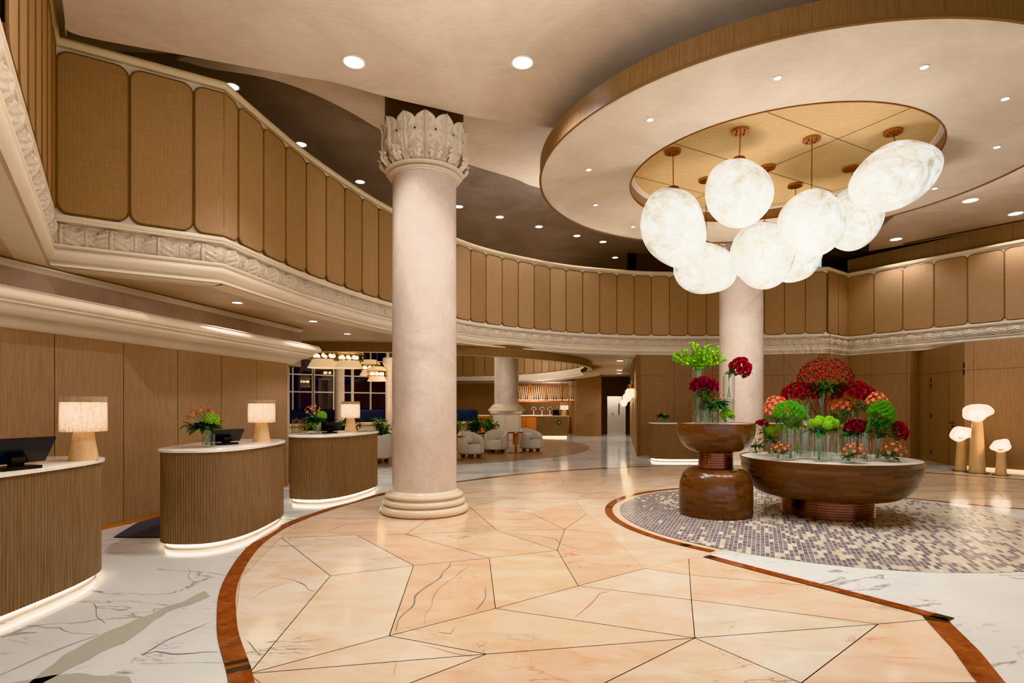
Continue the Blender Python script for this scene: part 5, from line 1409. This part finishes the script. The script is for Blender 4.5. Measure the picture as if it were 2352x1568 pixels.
# console with lanterns behind the far desk
t = thing('console_cabinet', 'timber console behind the farthest reception desk', 'cabinet', (-4.35, 12.0, 0)); mb = MB(); mb.box((0, 0, .5), (.7, .9, 1.0)); mb.build('carcass', M['wood_wall'], t)
mb = MB(); mb.box((0, 0, 1.015), (.76, .96, .03)); mb.build('top', M['marble_cream'], t)
for px, d, w, h, lab in ((681, 11.7, .13, .26, 'taller glass lantern with a brass frame behind the farthest desk'), (699, 11.75, .11, .18, 'shorter glass lantern with a brass frame behind the farthest desk')):
    x = XD(px, d); t = thing('lantern', lab, 'lantern', (x, d, 1.03)); 
    mb = MB(); mb.box((0, 0, h/2), (w*.9, w*.9, h*.94)); mb.build('glass_body', M['glass'], t)
    mb = MB()
    for sx in (-1, 1):
        for sy in (-1, 1): mb.box((sx*w/2, sy*w/2, h/2), (.01, .01, h))
    for zz in (.005, h): mb.box((0, 0, zz), (w+.01, w+.01, .01))
    mb.tube([(.02*cos(a), 0, h+.02+.02*sin(a)) for a in [i*pi/6 for i in range(13)]], .004, 5); mb.build('brass_frame', M['brass'], t)

# ------------------------------------------------------------------ cafe
t = thing('cafe_counter', 'wooden cafe host counter with a lettered sign and a glowing base', 'counter', (2.1, 28.3, 0))
x0, x1 = XD(1233, 28.1)-2.1, XD(1305, 28.1)-2.1
mb = MB(); mb.box(((x0+x1)/2, .3, .56), (x1-x0, .6, .98)); mb.build('body', M['wood_desk'], t)
mb = MB(); mb.box(((x0+x1)/2, .3, 1.07), (x1-x0+.03, .64, .035)); mb.build('countertop', M['white_paint'], t)
mb = MB(); mb.box(((x0+x1)/2-.02, .3, .035), (x1-x0-.06, .56, .06)); mb.build('light_strip', M['amber_glow'], t)
plain('sign_green', lin(40, 66, 58), .5); plain('sign_white', lin(210, 220, 210), .5); plain('sign_grey', lin(120, 104, 70), .5)
zs = ZD(970, 28.05); xs = XD(1285, 28.05)-2.1
mb = MB(); mb.lathe([(.002, 0), (.115, 0), (.115, .012), (.002, .012)], 28); o = mb.build('sign_disc', M['sign_green'], t); o.rotation_euler = (pi/2, 0, 0); o.location = (xs, -.004, zs)
def text(body, size, mat, parent, loc, name, rot=(pi/2, 0, 0)):
    cu = bpy.data.curves.new(name, 'FONT'); cu.body = body; cu.size = size; cu.extrude = .003; cu.align_x = 'CENTER'; cu.align_y = 'CENTER'
    o = bpy.data.objects.new(name, cu); COL.objects.link(o); dg = bpy.context.evaluated_depsgraph_get(); me = bpy.data.meshes.new_from_object(o.evaluated_get(dg)); bpy.data.objects.remove(o)
    o = bpy.data.objects.new(name, me); COL.objects.link(o); me.materials.clear(); me.materials.append(M[mat]); o.parent = parent; o.location = loc; o.rotation_euler = rot; return o
text('ld', .17, 'sign_white', t, (xs, -.022, zs), 'sign_letter'); text('souffle', .16, 'sign_grey', t, (xs-.38, -.004, zs), 'sign_letter')
# bar behind
t = thing('bar_counter', 'long bright bar counter at the back of the cafe', 'bar', (1.5, 31.0, 0))
mb = MB(); mb.box((-1.3, 0, .54), (4.2, .6, 1.0)); mb.build('bar_front', M['wood_orange'], t)
mb = MB(); mb.box((-1.3, 0, 1.06), (4.3, .7, .05)); mb.box((1.4, 1.9, .98), (.9, .5, .05)); mb.build('bar_top', M['white_paint'], t)
mb = MB(); mb.box((1.4, 1.9, .5), (.85, .4, .92)); mb.build('back_cabinet', M['wood_pale'], t)
bw = MB(); bw.quad((-4, 34.6, 0), (4.2, 34.6, 0), (4.2, 34.6, 3.3), (-4, 34.6, 3.3)); struct(bw.build('wall_bar', M['wood_wall'], smooth=False), 'timber back wall of the cafe bar', 'wall')
bc = MB(); bc.quad((-6, 30.5, 2.95), (4.2, 30.5, 2.95), (4.2, 34.6, 2.95), (-6, 34.6, 2.95)); struct(bc.build('ceiling', M['plaster_soffit'], smooth=False), 'bright ceiling over the cafe bar', 'ceiling')
t = thing('glass_rack', 'suspended slatted timber rack above the bar', 'rack', (1.5, 31.0, 2.2)); zr0, zr1 = ZD(919, 31)-2.2, ZD(884, 31)-2.2
mb = MB(); mb.box((-.1, .2, zr0-.05), (4.6, .8, .1)); mb.build('shelf', M['wood_orange'], t)
mb = MB(); r = random.Random(3)
for i in range(76):
    x = -2.3+i*.06; q = .03 if i % 2 else -.03; mb.tube([(x-q, -.18, zr0), (x+q, -.18, zr1-.08)], .013, 4)
mb.build('slats', M['wood_pale'], t)
for i in range(6): mb = MB(); mb.box((-2.3+i*.88, -.19, (zr0+zr1+.1)/2), (.05, .05, zr1-zr0+.15)); mb.build('upright', M['wood_orange'], t)
mb = MB(); mb.box((-.1, -.18, zr1-.08), (4.6, .04, .03)); mb.build('top_rail', M['wood_orange'], t)
mb = MB(); mb.box((-.1, .35, zr0+.02), (4.4, .04, .03)); mb.build('light_strip', M['bar_glow'], t)
bmats = [plain('bottle_amber', lin(150, 80, 30), .15), None]
plain('bottle_green', lin(60, 80, 50), .15); plain('bottle_clear', lin(190, 190, 180), .12)
for i in range(26):
    mb = MB(); mb.lathe([(.03, 0), (.035, .01), (.035, .17), (.012, .22), (.012, .28), (.01, .285)], 10, cap0=True, cap1=True)
    if i == 0: bo = mb.build('bottle', M['bottle_amber']); me0 = bo.data; mes = [me0]; 
    if i in (1, 2): bo = mb.build('bottle', M[('bottle_green', 'bottle_clear')[i-1]]); mes.append(bo.data)
    if i > 2: bo = bpy.data.objects.new('bottle', mes[i % 3]); COL.objects.link(bo)
    bo.location = (-.75+i*.17, 31.35, 2.2+zr0+.001); tag(bo, 'small bottle standing on the slatted rack above the bar', 'bottle', 'bottles on the rack above the bar')
for k, px in enumerate((1226, 1245, 1263, 1280)):
    d = 31.0; x = XD(px, d); t = thing('cake_dome', 'white glass cake dome on the bar, %s from the left' % words[k], 'cake dome', (x, d, 1.085), 0, 'cake domes on the bar')
    zb = ZD(941, d)-1.085
    mb = MB(); mb.lathe([(.08, 0), (.02, .02), (.02, zb-.02), (.14, zb)], 20); mb.build('stand', M['white_paint'], t)
    mb = MB(); mb.lathe([(.135*cos(a), zb+.16*sin(a)) for a in [i*pi/2/8 for i in range(9)]], 20); mb.ell((0, 0, zb+.175), .02, .02, .02, 8, 5); mb.build('dome', M['glass'], t)
    mb = MB(); mb.tube([(.135*cos(a), -.01, zb+.16*sin(a)) for a in [i*pi/10 for i in range(11)]], .008, 4); mb.build('dome_rim', M['white_paint'], t)
d = 28.4; table_lamp(XD(1296, d), d, 1.09, 'glowing table lamp on the cafe host counter', 1.2, None)
t = thing('till', 'black payment till on the cafe host counter', 'till', (XD(1277, d), d, 1.09)); mb = MB(); mb.box((0, 0, .07), (.34, .25, .12)); mb.box((0, .05, .2), (.3, .03, .2), 0, .4); mb.build('body', M['black'], t)
t = thing('bar_stool', 'orange slatted bar chair in front of the bar, left of the host counter', 'chair', (XD(1199, 27.5), 27.5, 0))
mb = MB(); mb.box((0, 0, .62), (.5, .45, .06)); mb.build('seat', M['wood_orange'], t)
mb = MB()
for zz in (.72, .82, .92, 1.02): mb.box((0, .2, zz), (.5, .03, .06))
mb.build('backrest', M['wood_orange'], t)
for sx in (-1, 1):
    for sy in (-1, 1): mb = MB(); mb.tube([(sx*.2, sy*.18, .6), (sx*.25, sy*.22, 0)], .018, 6); mb.build('leg', M['wood_orange'], t)
# sconces on the corridor wall
for k, (px, py, d, s_) in enumerate(((1449, 893, 21.5, 1.3), (1441, 905, 25.5, 1.3), (1434, 918, 29.0, 1.2))):
    x = XD(px, d)-.02; z = ZD(py, d); t = thing('wall_sconce', 'amber glowing glass wall light in the corridor, %s from the camera' % words[k], 'wall light', (x, d, z), 0, 'amber wall lights along the corridor')
    mb = MB(); mb.cyl((0, 0, 0), .09*s_, 0, .14*s_, 16); mb.build('amber_cap', M['brass'], t)
    mb = MB(); mb.ell((0, 0, -.12*s_), .15*s_, .15*s_, .16*s_, 18, 10); mb.build('glass_globe', M['sconce_glow'], t)
    mb = MB(); mb.tube([(0, 0, .14*s_), (0, 0, .26*s_), (.12, .02, .26*s_)], .01, 5); mb.build('bracket', M['steel'], t)
    POINTS.append(((x-.2, d-.1, z-.4), 15, (1, .7, .35), .1))
POINTS += [((-1.3, 20.2, 2.6), 80, (1, .9, .76), .3), ((1.2, 30.2, 1.9), 60, (1, .9, .8), .2), ((2.3, 33.2, 2.4), 60, (1, .9, .8), .2), ((5.9, 32.4, 2.7), 90, (1, .92, .8), .2), ((-1.5, 26, 2.6), 120, (1, .85, .68), .3), ((-4, 17.8, 2.6), 110, (1, .82, .62), .3), ((-3, 24, 4.3), 500, (1, .86, .7), .4)]  # fill points added to brighten lounge, cafe and corridor, no fixtures
POINTS += [((3.6, 7.0, 2.9), 170, (1, .96, .9), .3), ((4.6, 10.4, 3.0), 170, (1, .96, .9), .3), ((-.5, 3.8, 3.9), 240, (1, .96, .9), .4), ((9.5, 12, 4.4), 170, (1, .95, .88), .4), ((1, 12.5, 4.6), 170, (1, .95, .88), .4)]  # general fill points added in the open lobby, no fixtures
POINTS += [((-.6, 28.5, 4.2), 220, (1, .94, .86), .3)]  # fill point added to brighten the cafe parapet, no fixture
# ------------------------------------------------------------------ lights and camera
def spot(name, loc, power, ang=100, col=(1, .95, .89), size=.06, parent=None, blend=.7, aim=None):
    l = bpy.data.lights.new(name, 'SPOT'); l.energy = power; l.color = col; l.spot_size = radians(ang); l.spot_blend = blend; l.shadow_soft_size = size
    o = bpy.data.objects.new(name, l); COL.objects.link(o); o.location = loc
    if aim:
        d = Vector(aim)-Vector(loc); o.rotation_euler = d.to_track_quat('-Z', 'Y').to_euler()
    return o
def point(name, loc, power, col=(1, .82, .62), size=.08):
    l = bpy.data.lights.new(name, 'POINT'); l.energy = power; l.color = col; l.shadow_soft_size = size
    o = bpy.data.objects.new(name, l); COL.objects.link(o); o.location = loc; o.visible_glossy = False; return o
for i, (x, y, z, pw, an) in enumerate(SPOTS): spot('downlight_lamp', (x, y, z), pw, an)
for loc, pw, col, sz in POINTS: point('bulb_and_fill', loc, pw, col, sz)  # bulbs of the visible lamps together with the added fill points
for loc, aim, pw, an in AIMED: spot('accent_lamp', loc, pw, an, aim=aim, size=.1)
w = bpy.data.worlds.new('World'); bpy.context.scene.world = w; w.use_nodes = True
w.node_tree.nodes['Background'].inputs[0].default_value = (1.0, .97, .93, 1); w.node_tree.nodes['Background'].inputs[1].default_value = 1.6
cam = bpy.data.cameras.new('camera'); co = bpy.data.objects.new('camera', cam); COL.objects.link(co)
co.location = (0, 0, CH); co.rotation_euler = (pi/2, 0, 0); cam.sensor_width = 36; cam.lens = F/2352*36; cam.shift_y = 148/2352; cam.clip_end = 200
sc = bpy.context.scene; sc.camera = co
sc.view_settings.view_transform = 'Khronos PBR Neutral'; sc.view_settings.exposure = 0.0
sc.cycles.max_bounces = 6; sc.cycles.diffuse_bounces = 3; sc.cycles.glossy_bounces = 3; sc.cycles.transmission_bounces = 3; sc.cycles.transparent_max_bounces = 16
sc.cycles.caustics_reflective = False; sc.cycles.caustics_refractive = False; sc.cycles.sample_clamp_indirect = 4.0
sc.cycles.use_denoising = True; sc.cycles.use_adaptive_sampling = True; sc.cycles.adaptive_threshold = .07; sc.cycles.time_limit = 900
sc.view_settings.use_white_balance = True; sc.view_settings.white_balance_temperature = 5900
